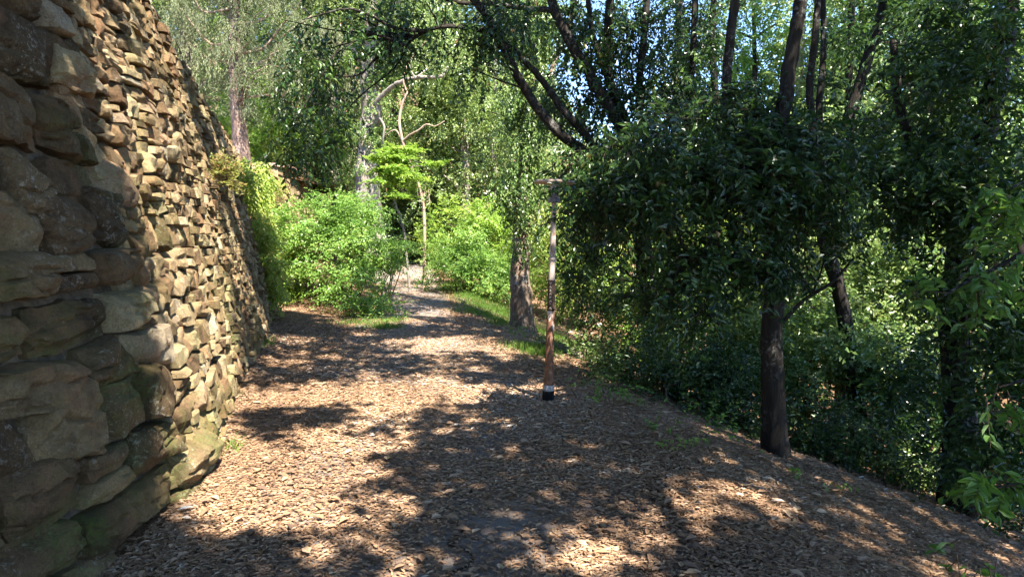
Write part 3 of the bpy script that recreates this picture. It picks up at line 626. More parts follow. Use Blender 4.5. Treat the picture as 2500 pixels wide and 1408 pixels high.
plant('leaning_holm_oak', 'near oak boughs with large sunlit toothed leaves hanging over the slope', 'tree',
    [([b, (5.0, 4.2, 1.2), (4.6, 4.15, 2.6), (4.9, 4.1, 4.2), (5.1, 4.0, 6.5)], .11, .07), ([(4.75, 4.15, 2.1), at(2560, 560, 4.1), at(2490, 620, 4), at(2420, 660, 3.95), at(2340, 700, 3.9), at(2290, 730, 3.85)], .022, .005),
     ([(4.9, 4.2, 1.5), at(2600, 900, 4.1), at(2520, 920, 4), at(2440, 945, 3.9)], .018, .005), ([(4.65, 4.15, 2.5), at(2540, 430, 4.2), at(2470, 460, 4.1)], .014, .004), ([(4.9, 4.2, 1.2), at(2600, 1150, 4.2), at(2480, 1180, 4.1), at(2380, 1200, 4)], .014, .004)], B_OAK,
    [('crown', OAKB, dict(blobs=[pb(2290, 740, 3.85, 38, 25, .1), pb(2350, 700, 3.9, 40, 25, .1), pb(2450, 630, 4, 55, 40, .15), pb(2460, 720, 4, 40, 30, .1), pb(2470, 960, 3.9, 45, 40, .12), pb(2470, 480, 4.1, 35, 40, .12), pb(2430, 1180, 4, 70, 60, .2, .7), pb(2400, 1340, 3.6, 70, 50, .2, .5)],
        n=620, L=.085, W=.042, k=7, twig=.16, droop=.45, clump=.05, shape='o', stems=True, seed=16, per=4)),
     ('upper_crown', OAKB, dict(blobs=[[3.95, 4.1, 2.0, .45, .3, .25, 1.], [4.15, 4.15, 1.3, .4, .3, .3, 1.], [4.3, 4.1, 2.6, .6, .5, .4, 1.], [4.9, 4.1, 4.2, 1.2, 1., .8, .6], [4.4, 4.2, .7, .5, .4, .4, .8]],
        n=2200, L=.085, W=.042, k=7, twig=.2, droop=.4, clump=.08, shape='o', stems=True, seed=17, per=4))], flare=.3)

# slim stems behind the arching oak
stem_px = [(1745, 11.5, .075, 1738, 'mossy slim holm oak stem directly behind the arching oak'), (1640, 13, .07, 1655, 'thin upright holm oak with sky showing behind its crown'), (2060, 12, .08, 2075, 'upright holm oak behind the leaning slim one, among sunlit scrub'), (2230, 13, .08, 2200, 'half hidden holm oak deep in the scrub of the lower slope')]
for i, (px, Y, r, pt, lab) in enumerate(stem_px):
    b = gp(at(px, 800, Y)[0], Y)
    oak(lab, b, [([b, at(px, 600, Y), at(px + 10, 350, Y), at(pt, 100, Y), at(pt + 10, -100, Y), at(pt, -500, Y)], r, r * .6)],
        [pb(pt, 60, Y, 80, 100, .7), pb(pt, 420, Y, 90, 80, .8), pb(pt + 40, 260, Y, 90, 80, .8, .5), pb(pt, -150, Y, 200, 120, 1.5), pb(pt - 30, 150, Y, 70, 90, .6, .35 if px < 1800 else .9)], 7500, 20 + i, .07, .04, mat=[OAK, OAK, IVY, IVY][i], shape='d', grp='slim oaks on the lower slope')

# ------------------------------------------------------------------ canopy trees over the camera (shade the foreground)
def canopy(label, base, stems, blobs, n, seed):
    plant('spreading_holm_oak', label, 'tree', stems, B_OAK, [('crown', OAK, dict(blobs=blobs, n=int(n * 1.3), L=.17, W=.1, k=9, twig=.4, droop=.3, clump=.28, shell=.1, shape='d', accept=shade_ok, seed=seed, per=6))], branches=30, branch_r=.05, flare=.4, group='holm oaks overhanging the near path')
def fill(gx0, gx1, gy0, gy1, h0, h1, r, n, seed):
    r_ = np.random.default_rng(seed); 
    na = max(1, round(math.sqrt(n * (gx1 - gx0) / (gy1 - gy0)))); nb = max(1, round(n / na)); out = []
    for i in range(na):
        for j in range(nb): out.append(over(gx0 + (gx1 - gx0) * (i + r_.random()) / na, gy0 + (gy1 - gy0) * (j + r_.random()) / nb, r_.uniform(h0, h1), r, r, r * .45))
    return out
canopy('tall spreading holm oak overhanging the path from the slope', (3.2, -2.5, 0), [([gp(3.2, -2.5), (3.0, -2.6, 2.5), (2.4, -2.2, 5), (1.6, -1.5, 8)], .2, .1), ([(2.6, -2.3, 4), (1, -.5, 6.3), (-1, 1.5, 7.6), (-2.5, 3, 8)], .1, .04), ([(2.7, -2.4, 4.5), (3.5, 0, 6.5), (4, 2.5, 7.8)], .09, .04)],
       fill(-5, 2.5, -1.5, 12.5, 6.2, 8.5, 1.2, 76, 71) + fill(-3.4, -1.8, 12.8, 15.2, 6.5, 8, .7, 8, 77), 50000, 31)
canopy('spreading holm oak with broad shady crown on the upper terrace edge', (-5.2, 1.0, 4.5), [([(-5.4, 1.0, 4.4), (-5.2, 1.0, 5.5), (-4.5, 1.3, 7), (-3.5, 1.8, 9)], .18, .08), ([(-4.9, 1.1, 6.2), (-5.5, 3.5, 8), (-5.6, 5, 9)], .08, .04)],
       fill(-6.5, -1.5, -2, 6.5, 7, 9.5, 1.1, 48, 72) + fill(-4.2, -2.0, 2.2, 5.0, 7, 9, .7, 12, 76) + fill(-7, -4, 8.5, 13, 8, 9.5, 1.2, 12, 75), 68000, 32)
canopy('spreading holm oak shading the lower slope', (7.5, -1, -1.8), [([gp(7.5, -1), (7.3, -1, 2), (6.6, -.3, 5), (6, .5, 8.5)], .22, .1), ([(6.9, -.6, 3.5), (8, 2, 7), (9, 4, 9)], .1, .04)],
       fill(1.5, 9.5, -1, 9.5, 7.5, 11, 1.5, 54, 73), 50000, 33)

# ------------------------------------------------------------------ bushes
def bush(name, label, blobs, n, L, W, mat, seed, base=None, nst=7, bark=TWIG, grp=None, shape='d', stem_r=.02, **kw):
    bl = np.asarray(blobs, float); c = bl[:, :3].mean(0)
    if base is None: base = gp(c[0], c[1], -.05)
    r_ = np.random.default_rng(seed); root = thing(name, label, 'bush', base, grp); st = []
    for i in range(nst):
        b = bl[r_.integers(len(bl))]; e = b[:3] + r_.normal(0, .3, 3) * b[3:6]; s = np.array([base[0] + r_.normal(0, .25) * min(1, stem_r / .02), base[1] + r_.normal(0, .2) * min(1, stem_r / .02), 0]); s[2] = Z(s[0], s[1]) - .05
        V, Fl, _ = tube([s, (s * .6 + e * .4) + np.r_[r_.normal(0, .1, 2), .15] * min(1, stem_r / .015), e], stem_r, stem_r * .25, 5, 4, seed=i); st.append((V, Fl))
    V, Fl = merge(st); o = mesh('stems', V, Fl, bark, root, None, True, base); o['kind'] = 'stuff'
    args = dict(k=10, twig=.32, droop=.2, clump=.17, flat=1.0, per=18); args.update(kw)
    V, Fq, rv, _ = foliage(blobs, n, L, W, shape=shape, seed=seed, **args); mesh('foliage', V, Fq, mat, root, rv, False, base)
    return root
bush('elm_bush', 'large bush of layered pale green leaves between the wall end and the path',
     [pb(750, 540, 15.2, 60, 45, .8), pb(840, 530, 15.2, 60, 40, .8), pb(800, 620, 14.8, 90, 60, 1), pb(885, 590, 14.7, 50, 50, .6), pb(860, 690, 13.7, 55, 52, .6), pb(700, 540, 15.8, 35, 35, .5), pb(880, 500, 15.6, 35, 25, .4), pb(800, 480, 15.8, 30, 20, .4), pb(905, 745, 13.3, 32, 22, .35), pb(720, 620, 15.4, 45, 60, .6), pb(925, 600, 15, 30, 35, .5)],
     31000, .062, .038, ELM, 41, gp(at(830, 740, 14.6)[0], 14.6), 16, flat=1.5, twig=.36, zsq=.45, stray=.15)
bush('overhanging_shrub', 'shrub with flat leafy sprays reaching out over the path bend', [pb(960, 600, 16.5, 60, 12, .6), pb(975, 640, 16, 35, 6, .4), pb(935, 640, 16, 40, 10, .4), pb(985, 606, 17, 30, 6, .4)], 2600, .065, .04, ELM, 42, gp(at(930, 690, 16.5)[0], 16.5), 8, flat=2.0, clump=.1, zsq=.25)
bush('verge_bush', 'rounded sunlit bush behind the grass verge', [pb(1110, 650, 18.5, 55, 45, .8), pb(1180, 665, 18, 65, 45, .8), pb(1225, 690, 17.5, 30, 30, .5), pb(1080, 610, 19, 35, 30, .5), pb(1140, 600, 18.8, 45, 40, .6)], 17000, .07, .042, ELM, 43, None, 8)
bush('tall_green_bush', 'tall fresh green bush right behind the rounded bush on the verge', [pb(1090, 555, 21, 60, 50, .9), pb(1160, 560, 21, 70, 60, 1), pb(1230, 590, 20.5, 50, 70, .9), pb(1210, 540, 21.5, 60, 50, .9), pb(1290, 600, 20, 60, 70, .9)], 16000, .085, .05, LIME, 44, None, 8)
bush('yellow_bush', 'sunlit yellow green bush beyond the ivied trunk', [pb(1340, 640, 18, 45, 70, .9), pb(1330, 560, 19, 50, 60, .9), pb(1380, 700, 17, 50, 60, .8), pb(1420, 620, 17.5, 60, 70, .9), pb(1480, 560, 18, 70, 70, 1)], 16000, .085, .05, YELL, 45, None, 8)
bush('lamp_side_bush', 'dense small leaved bush beside the lamp post', [pb(1430, 720, 10, 50, 70, .5), pb(1470, 800, 9.5, 60, 60, .5), pb(1420, 830, 9.6, 45, 45, .4), pb(1500, 900, 8.6, 80, 55, .5), pb(1540, 760, 9.6, 80, 80, .6)], 11000, .045, .028, IVY, 46, None, 8, flat=.8)
bush('glossy_undergrowth', 'low glossy evergreen undergrowth on the slope edge past the lamp post', [pb(1560, 960, 7.6, 90, 60, .5), pb(1660, 900, 7.6, 90, 70, .6), pb(1640, 1010, 7, 80, 40, .4), pb(1740, 960, 7.4, 80, 70, .5), pb(1700, 820, 8, 90, 60, .6), pb(1500, 955, 7.3, 55, 40, .4), pb(1600, 1035, 6.7, 65, 30, .35), pb(1730, 1055, 6.5, 70, 40, .35), pb(1820, 990, 7, 60, 70, .4)], 16000, .05, .027, OAK, 47, None, 9, flat=.8)
under = [('undergrowth_bush', 'shaded scrub behind the nearest dark trunk', 1800, 820, 8.5, IVY, 9000), ('undergrowth_bush', 'tangled scrub lit in flecks right of the nearest dark trunk', 2010, 800, 9, IVY, 11000), ('undergrowth_bush', 'pale sunlit thicket far down the slope', 2050, 560, 15, PALE, 12000),
         ('undergrowth_bush', 'wide thicket under the leaning oak', 2190, 720, 10.5, IVY, 11000), ('undergrowth_bush', 'dark low scrub at the foot of the stout shadowed oak', 2230, 960, 8, OAK, 9000), ('undergrowth_bush', 'bright thicket behind the stout shadowed oak', 2380, 600, 12, IVY, 9000), ('undergrowth_bush', 'yellowish thicket glimpsed between arching oak and nearest dark trunk', 1750, 640, 13.5, YELL, 9000), ('undergrowth_bush', 'green thicket under the arching oak', 1590, 700, 13, LIME, 9000)]
for i, (nm, lab, px, py, Y, mt, n_) in enumerate(under):
    r_ = np.random.default_rng(80 + i); k_ = 9 / Y
    bl = [pb(px + r_.uniform(-90, 90), py + r_.uniform(-110, 110) * (1 if i != 4 else .6), Y + r_.uniform(-.5, .8), r_.uniform(70, 110), r_.uniform(60, 90), .7) for _ in range(6)]
    bush(nm, lab, bl, n_, .055 + .002 * Y, .034 + .0012 * Y, mt, 100 + i, None, 7, grp='scrub on the lower slope', flat=.7)
proto = [o for o in bpy.data.objects if o.name.startswith('undergrowth_bush')]
for i, (x, y, rz, sc, src, lab) in enumerate(((9.5, 8.5, 1.2, 1.3, 1, 'broad scrub on the lower slope past the stout shadowed oak'), (8.2, 5.2, 2.4, 1.1, 4, 'scrub on the slope below the near oak boughs'), (11.5, 12, .5, 1.4, 3, 'tall scrub low in the valley beyond the broad scrub'), (7.0, 3.0, 3.3, 1.0, 0, 'scrub hugging the slope close under the near oak'), (12, 6, 4, 1.3, 5, 'outlying thicket on the valley side'))):
    o0 = proto[src]; c = o0.copy(); C.objects.link(c); c.location = (x, y, Z(x, y) - .1 + (0 if src != 5 else -.3)); c.rotation_euler = (0, 0, rz); c.scale = (sc, sc, sc); c['label'] = lab
    for ch in o0.children:
        d = ch.copy(); C.objects.link(d); d.parent = c
for i, (x, y, h, mt, lab) in enumerate(((2.95, 7.1, .5, OAK, 'low evergreen scrub tucked behind the nearest dark trunk'), (3.7, 6.7, .45, OAK, 'low scrub clump on the slope before the tangled scrub'), (4.4, 7.5, .6, IVY, 'knee high scrub below the leaning slim oak'), (5.1, 6.9, .55, OAK, 'dark scrub around the foot of the stout shadowed oak'), (3.5, 8.7, .6, IVY, 'flecked scrub deep behind the nearest dark trunk'), (1.75, 7.6, .5, OAK, 'evergreen scrub on the brow of the slope past the lamp post'), (5.9, 8.2, .6, IVY, 'pale leaved scrub low beyond the stout shadowed oak'), (4.6, 5.6, .35, OAK, 'sparse low scrub below the near oak boughs'))):
    z_ = Z(x, y); bush('low_scrub', lab, [[x, y, z_ + h * .7, .55, .45, h * .7, 1.], [x + .4, y + .1, z_ + h * .5, .4, .4, h * .5, 1.], [x - .4, y + .2, z_ + h * .6, .4, .4, h * .6, 1.]], 3000, .055, .03, mt, 300 + i, np.array([x, y, z_]), 6, grp='low scrub on the slope', flat=.8, stem_r=.008, clump=.12)
bush('terrace_shrub', 'bright green shrub on the terrace beside the cypress trunk', [pb(640, 350, 24, 60, 30, .8), pb(680, 300, 24.5, 50, 50, .9), pb(540, 320, 24, 40, 50, .8), pb(720, 350, 24, 50, 40, .8)], 12000, .085, .05, LIME, 48, np.array([at(640, 400, 24)[0], 24, 3.5]), 5)
bush('golden_shrub', 'small golden leaved shrub on the terrace', [pb(680, 375, 23, 28, 25, .5), pb(665, 350, 23.2, 20, 18, .4)], 2200, .07, .045, YELL, 49, np.array([at(680, 400, 23)[0], 23, 3.5]), 4)
# creeper over the terrace wall
rt = thing('wall_creeper', 'yellow green creeper hanging down the far terrace wall', 'creeper', (-7.4, 19.8, 1.2))
V, Fq, rv, _ = foliage([pb(640, 470, 19.75, 42, 70, .14), pb(660, 580, 19.7, 40, 70, .16), pb(620, 430, 19.8, 26, 40, .12), pb(672, 660, 19.4, 25, 50, .25), pb(650, 520, 19.8, 30, 60, .14)], 11000, .07, .045, 9, .2, .9, .3, .1, 'd', None, .3, .5, 50); mesh('foliage', V, Fq, YELL, rt, rv, False, rt.location)
rt = thing('wall_creeper', 'yellow green creeper draped over the far end of the tall stone wall', 'creeper', (-5.3, 15.4, 0))
V, Fq, rv, _ = foliage([[*on_wall(a, b_), .17, .3, c_, 1.] for a, b_, c_ in ((600, 425, .3), (618, 470, .4), (632, 520, .45), (645, 570, .45), (656, 620, .4), (668, 670, .4), (678, 710, .25))], 8500, .06, .038, 9, .18, .9, .2, .07, 'd', None, .4, .6, 52); mesh('foliage', V, Fq, YELL, rt, rv, False, rt.location)
# wall plants
rt = thing('wall_fern', 'reddish tipped leafy tuft sprouting from the stone wall face', 'plant', fp)
fb = lambda dx, dy, dz, r: [fp[0] + dx, fp[1] + dy, fp[2] + dz, r, r, r, 1.]
V, Fq, rv, st = foliage([fb(.09, -.05, .05, .10), fb(.15, -.02, .15, .07), fb(.12, -.08, -.03, .07)], 900, .05, .02, 9, .14, -.2, .2, .04, 'd', None, .2, .8, 51, True); mesh('foliage', V, Fq, ROSY, rt, rv, False, rt.location); o = mesh('stems', st[0], st[1], TWIG, rt, None, False, rt.location); o['kind'] = 'stuff'
for px, py, Y, s_, lab in ((690, 745, 14.6, 1, 'leafy weed clump at the foot of the stone wall end'), (720, 725, 15.2, 1.2, 'green weeds between the wall end and the large bush'), (650, 800, 12.2, .5, 'tiny weed tuft against the base of the stone wall'), (945, 790, 12.6, .8, 'low ivy runner spilling from the bush onto the path edge')):
    bush('weed_clump', lab, [pb(px, py, Y, 26 * s_, 18 * s_, .25)], int(900 * s_), .06, .03, LIME if py < 780 else ELM, int(px), gp(at(px, py, Y)[0], Y), 3, stem_r=.004)
for px, py, Y, lab in ((2060, 1080, 6.6, 'thin upright sapling with few leaves right of the nearest dark trunk'), (2110, 1090, 6.8, 'short leafy sapling on the shady slope'), (1980, 1060, 6.8, 'spindly sapling just behind the nearest dark trunk')):
    x = at(px, py, Y)[0]; b = gp(x, Y); plant('sapling', lab, 'sapling', [([b, b + [.03, 0, .3], b + [.1, .05, .75]], .008, .003)], TWIG, [('crown', IVY, dict(blobs=[[b[0] + .06, b[1], b[2] + .6, .22, .22, .3]], n=170, L=.055, W=.03, k=7, twig=.18, droop=.2, clump=.06, shape='o', stems=True, seed=int(px), per=4))], group='saplings on the slope', trunk_name='stem', flare=0)

# ------------------------------------------------------------------ background woodland
def protos():
    out = []
    for i, (mat, L, W) in enumerate(((PALE, .13, .085), (IVY, .14, .09), (ELM, .13, .08), (CYPR, .13, .04))):
        r_ = np.random.default_rng(200 + i); H = 14.; bl = []
        for k in range(26):
            h = r_.uniform(.5, 13.5); sp = 2.6 * (1 - abs(h - 6) / 13) + .6; a = r_.uniform(0, 6.28); q = r_.uniform(.2, 1) * sp
            bl.append([q * math.cos(a), q * math.sin(a), h, r_.uniform(.9, 1.7), r_.uniform(.9, 1.7), r_.uniform(.7, 1.4)])
        V, Fq, rv, _ = foliage(bl, 35000, L, W, 10, .45, .3 if i != 3 else 1.1, .5, .3, 'd', None, .5, .5, 210 + i)
        co = mesh('crown', V, Fq, mat, None, rv)
        tv, tf, p = tube([(0, 0, -.5), (.15, .1, 4), (-.1, .2, 8), (0, 0, 13)], .26, .06, 8, 5, flare=.4, seed=i)
        parts = [(tv, tf)]
        for k in range(12):
            b = bl[k * 2]; s = p[np.argmin(np.abs(p[:, 2] - b[2] + 1.0))]; parts.append(tube([s, (s + np.array(b[:3])) / 2 + [0, 0, .2], b[:3]], .06, .02, 5, 3, seed=k)[:2])
        V, Fl = merge(parts); to = mesh('trunk', V, Fl, B_PALE if i in (0, 3) else B_OAK, None, None, True)
        out.append([co, to])
    return out
PRO = protos(); used = [False] * 4
def far_tree(i, x, y, z, sc, rot, label, name, grp='trees of the wooded background'):
    r = thing(name, label, 'tree', (x, y, z), grp); r.rotation_euler = (0, 0, rot); r.scale = (sc, sc, sc * random.uniform(.92, 1.1))
    for o in PRO[i]:
        c = o if not used[i] else o.copy()
        if used[i]: C.objects.link(c)
        c.parent = r
    used[i] = True
FT = [  # proto, px, Y, scale, name, label
    (0, 1130, 27, .95, 'background_tree', 'pale sunlit ivy hung tree directly behind the slender forked trunk'),
    (0, 1215, 29, .9, 'background_tree', 'grey green tree glimpsed just left of the ivied trunk'),
    (1, 1030, 30, 1.05, 'background_tree', 'dark leaved tree behind the dark hollow at the path bend'),
    (2, 960, 33, 1.15, 'background_tree', 'fresh green tree deep behind the path bend'),
    (2, 780, 26, .8, 'background_tree', 'dark leaved tree in shade between cypress and large grey trunk'),
    (3, 820, 30, 1.15, 'background_conifer', 'conifer with drooping grey green foliage behind the large grey trunk'),
    (3, 690, 28, 1.1, 'background_conifer', 'drooping conifer right behind the terrace shrubs'),
    (3, 480, 27, 1.1, 'background_conifer', 'conifer rising over the top of the stone wall'),
    (2, 610, 34, 1.2, 'background_tree', 'green tree far back on the terrace behind the cypress trunk'),
    (0, 380, 24, .9, 'background_tree', 'pale tree mostly hidden behind the high stone wall'),
    (0, 1300, 36, 1.0, 'background_tree', 'far pale tree behind the ivied trunk'),
    (2, 1420, 32, .38, 'background_tree', 'low green tree beyond the lamp post'),
    (0, 1530, 30, .36, 'background_tree', 'low pale tree under the patch of open sky'),
    (1, 1680, 27, .52, 'background_tree', 'small round crowned tree behind the arching oak stems'),
    (2, 1820, 24, .85, 'background_tree', 'sunlit green tree behind the nearest dark trunk'),
    (0, 1950, 22, .9, 'background_tree', 'pale sunlit tree down the slope between the two right hand oaks'),
    (2, 2080, 25, 1.0, 'background_tree', 'green tree far beyond the leaning slim oak'),
    (1, 2200, 20, .9, 'background_tree', 'ivy dark tree behind the wide thicket'),
    (0, 2350, 22, 1.0, 'background_tree', 'pale leaved tree behind the stout shadowed oak'),
    (1, 2480, 18, .95, 'background_tree', 'dark tree beyond the large sunlit toothed leaves'),
    (1, 1120, 44, 1.4, 'background_tree', 'tallest dark tree of the far wood'), (2, 860, 46, 1.5, 'background_tree', 'tall green tree of the far wood left of the bend'),
    (1, 640, 48, 1.5, 'background_tree', 'tall dark tree of the far wood above the terrace'), (0, 400, 44, 1.4, 'background_tree', 'tall pale tree of the far wood above the stone wall'),
    (1, 2050, 42, 1.1, 'background_tree', 'dark tree of the far wood down the valley'), (2, 2300, 40, 1.2, 'background_tree', 'green tree of the far wood down the valley'), (1, 1800, 46, .7, 'background_tree', 'low dark tree of the far wood under the sky gap'), (1, 1450, 50, .6, 'background_tree', 'low far dark tree in line with the lamp post'), (1, 1600, 48, .55, 'background_tree', 'low far dark tree under the open sky')]
for i, (k, x, y, sc, lab) in enumerate(((1, -7.5, -9, .75, 'unseen added tree on the terrace behind the start of the stone wall'), (1, -2.5, -12, .85, 'unseen added tree shading the path behind the start of the stone wall'), (2, 3, -13, .9, 'unseen added tree at the path side far behind the spreading oak'), (1, 9, -9, .8, 'unseen added tree on the slope behind the spreading oaks'), (1, 14, 1, .85, 'unseen added tree down the slope beside the spreading oaks'))):  # trees added out of view round the camera to cut the sky light
    far_tree(k, x, y, (Z(x, y) if x > -5 else 4.4) - .1, sc, i * 1.7, lab, 'unseen_tree', 'unseen trees added behind the spreading oaks to cut sky light')
for i, (k, px, Y, sc, nm, lab) in enumerate(FT):
    x = (px - 1250) / F * Y; z = Z(x, Y)
    if x < -7 and Y > 20.5: z = float(zt(np.array(x), np.array(float(Y))))
    far_tree(k, x, Y, z - .1, sc, i * 2.1, lab, nm)

# ------------------------------------------------------------------ grass and leaf litter
def scatter(n, x0, x1, y0, y1, keep, seed):
    r_ = np.random.default_rng(seed); x = r_.uniform(x0, x1, n); y = r_.uniform(y0, y1, n); ok = keep(x, y, r_); return x[ok], y[ok]
def wallx(y): return np.interp(y, w1.q[:, 1], w1.q[:, 0])
def grass(name, label, spots, seed):
    xs, ys_ = [], []; r_ = np.random.default_rng(seed)
    for (x, y, rx, ry, n) in spots:
        a = r_.normal(0, .5, (n, 2)); xs.append(x + a[:, 0] * rx); ys_.append(y + a[:, 1] * ry)
    x = np.concatenate(xs); y = np.concatenate(ys_); P = np.stack([x, y, G(x, y) - .005], -1); n = len(x)
    D = np.stack([r_.normal(0, .45, n), r_.normal(0, .45, n), np.ones(n)], -1); Nn = r_.normal(0, 1, (n, 3))
    V, Fq, rv = leaves(P, D, Nn, r_.uniform(.05, .15, n), r_.uniform(.006, .012, n), r_.random(n), 'b', curl=.35)
    o = mesh(name, V, Fq, GRASS, None, rv); tag(o, label, 'grass', None, 'stuff')
def gxy(px, py):
    r = ray(px, py); t = -EYE[2] / r[2]; p = EYE + r * t; return p[0], p[1]
sp = []
for px, py, rx, ry, n in ((1110, 700, .5, 1.6, 3000), (1160, 722, .6, 1.3, 4000), (1215, 742, .7, 1.0, 4500), (1180, 760, .5, .5, 1000), (1230, 770, .3, .4, 700), (1300, 850, .35, .35, 1700), (1320, 865, .2, .25, 800), (1210, 785, .2, .3, 300), (1390, 790, .6, .8, 2500), (1340, 760, .6, 1.2, 3000)):
    x, y = gxy(px, py); sp.append((x, y, rx, ry, n))
grass('verge_grass', 'bright green grass along the right verge of the path', sp, 61)
sp = []
for px, py, rx, ry, n in ((700, 745, .4, .6, 900), (735, 725, .5, .6, 1000), (880, 790, .5, .3, 500), (935, 800, .35, .3, 900), (960, 785, .25, .3, 400), (650, 850, .15, .4, 150), (560, 1100, .08, .15, 60)):
    x, y = gxy(px, py); sp.append((x, y, rx, ry, n))
grass('weedy_grass', 'sparse weedy grass between the stone wall and the bush', sp, 62)

def litter(name, label, n, y0, y1, L, W, shape, seed, xa=-7., xb=7.5, lift=.02, sparse=None):
    def keep(x, y, r_):
        px, py, z = project(np.stack([x, y, G(x, y)], -1))
        ok = (px > -250) & (px < 2800) & (py < 1700) & (x > wallx(y) - .02)
        if sparse is not None: ok &= r_.random(len(x)) < sparse(x, y)
        return ok
    x, y = scatter(n, xa, xb, y0, y1, keep, seed); r_ = np.random.default_rng(seed + 1); n = len(x)
    P = np.stack([x, y, G(x, y) + r_.uniform(.004, lift, n) + .010 * ((x > xl(y)) & (x < xe(y)))], -1); a = r_.uniform(0, 2 * np.pi, n)
    D = np.stack([np.cos(a), np.sin(a), r_.normal(.02, .07, n)], -1); Nn = np.stack([r_.normal(0, .15, n), r_.normal(0, .15, n), np.ones(n)], -1)
    rn = np.clip(r_.beta(1.8, 2.0, n) + .6 * (fbm(np.stack([x, y, 0 * x], -1) * .9, 5) - .5), 0, 1)
    V, Fq, rv = leaves(P, D, Nn, L * r_.uniform(.6, 1.35, n), W * r_.uniform(.7, 1.3, n), rn, shape, fold=.15, curl=.08)
    o = mesh(name, V, Fq, LITTER, None, rv); tag(o, label, 'leaf litter', None, 'stuff')
mid_sparse = lambda x, y: np.clip(.5 + .5 * np.abs((x - (xl(y) + xe(y)) / 2)) / 1.4 + 1.3 * (fbm(np.stack([x, y, 0 * x], -1) * 1.6, 8, 4) - .5), 0, 1)
litter('leaf_litter', 'dry brown oak leaves carpeting the near path', 118000, 2.2, 5.0, .034, .015, 'o', 63, -3.2, 4.2, sparse=mid_sparse)
litter('leaf_litter', 'dry brown oak leaves carpeting the path around the lamp post', 110000, 5.0, 7.0, .038, .0175, 'd', 69, -3.2, 5.2, sparse=mid_sparse)
litter('leaf_litter', 'dry brown leaves drifted over the middle stretch of the path', 130000, 7.0, 13.0, .044, .02, 'd', 64, -5, 6, sparse=mid_sparse)
litter('leaf_litter', 'thin scatter of dry leaves on the far path and banks', 42000, 13, 24, .06, .03, 'd', 65, -7, 2, sparse=lambda x, y: np.where((x > xl(y) + .2) & (x < xe(y) - .2), .25, .9))

litter('large_fallen_leaves', 'scattered larger curled pale leaves lying on the litter', 3200, 2.6, 9.0, .075, .038, 'o', 66, -3.4, 5, .035)
def needles():
    r_ = np.random.default_rng(67); n = 90000; x = r_.uniform(-3.6, 5, n); y = 2.6 + 8 * r_.random(n) ** 1.4; px, py, z = project(np.stack([x, y, G(x, y)], -1))
    edge = np.clip(np.abs(x - (xl(y) + xe(y)) / 2) / 1.5, 0, 1)
    ok = (px > -60) & (px < 2560) & (py < 1460) & (x > wallx(y) - .02) & (r_.random(n) < .25 + .75 * edge); x, y = x[ok], y[ok]; n = len(x)
    P = np.stack([x, y, G(x, y) + r_.uniform(.01, .03, n)], -1); a = r_.uniform(0, 6.28, n)
    V, Fq, rv = leaves(P, np.stack([np.cos(a), np.sin(a), r_.normal(0, .12, n)], -1), np.stack([0 * a, 0 * a, 1 + 0 * a], -1), r_.uniform(.03, .09, n), r_.uniform(.0015, .004, n), np.clip(r_.normal(.5, .2, n), 0, 1), 'b', curl=.05)
    o = mesh('needle_litter', V, Fq, LITTER, None, rv); tag(o, 'fine rusty needles and bits among the leaves along the path edges', 'needles', None, 'stuff')
needles()
for px, py, s_, lab in ((1420, 940, .6, 'small leafy weed by the slope edge, nearest the lamp post'), (1475, 985, .7, 'low weed at the front of the glossy undergrowth'), (1600, 1060, .7, 'weed tuft on the slope brow before the undergrowth'), (1255, 800, .5, 'small weed beside the ivied trunk'), (1130, 720, .6, 'leafy weed at the tip of the grass verge'), (1720, 1100, .6, 'sparse weed on the litter in front of the nearest dark trunk'), (2000, 1130, .6, 'sparse weed just past the nearest dark trunk')):
    x, y = gxy(px, py); z_ = Z(x, y); bush('weed_clump', lab, [[x, y, z_ + .08, .2 * s_, .2 * s_, .12, 1.]], int(260 * s_), .05, .025, ELM, int(px), np.array([x, y, z_]), 3, clump=.06, stem_r=.003)

# ------------------------------------------------------------------ lamp post, log
def rust_mat():
    s = NT('rusty_flaking_paint'); tc = s.n('ShaderNodeTexCoord').outputs['Object']; sx = s.n('ShaderNodeSeparateXYZ'); s.l(tc, sx.inputs[0])
    mp = s.n('ShaderNodeMapping'); mp.inputs['Scale'].default_value = (1, 1, .45); s.l(tc, mp.inputs[0])
    n1 = s.noise(26, 6, .7, mp.outputs[0]); n2 = s.noise(9, 4, .6, mp.outputs[0])
    rust = s.ramp(n1, [(.3, (.06, .03, .02)), (.5, (.17, .078, .042)), (.7, (.29, .15, .085))])
    f = s.math('ADD', s.math('MULTIPLY', sx.outputs[2], .42), s.math('MULTIPLY', n2, 1.15))
    pale = s.ramp(f, [(.93, (0, 0, 0)), (1.06, (1, 1, 1))])
    fl = s.ramp(n1, [(.60, (0, 0, 0)), (.66, (.55, .55, .55))])
    col = s.mixc(pale, s.mixc(fl, rust, (.42, .33, .27)), s.mixc(s.ramp(n1, [(.56, (0, 0, 0)), (.64, (1, 1, 1))]), (.50, .42, .37), (.27, .15, .09)))
    s.finish(col, .75, s.bump(n1, .5, .006), .35); return s.m
RUST = rust_mat(); BLACK = simple('black_rubber', (.005, .005, .006), (.012, .012, .013), 40, .85, .2, .1); BAND = simple('grey_tape', (.22, .22, .23), (.38, .38, .38), 30, .5, .2)
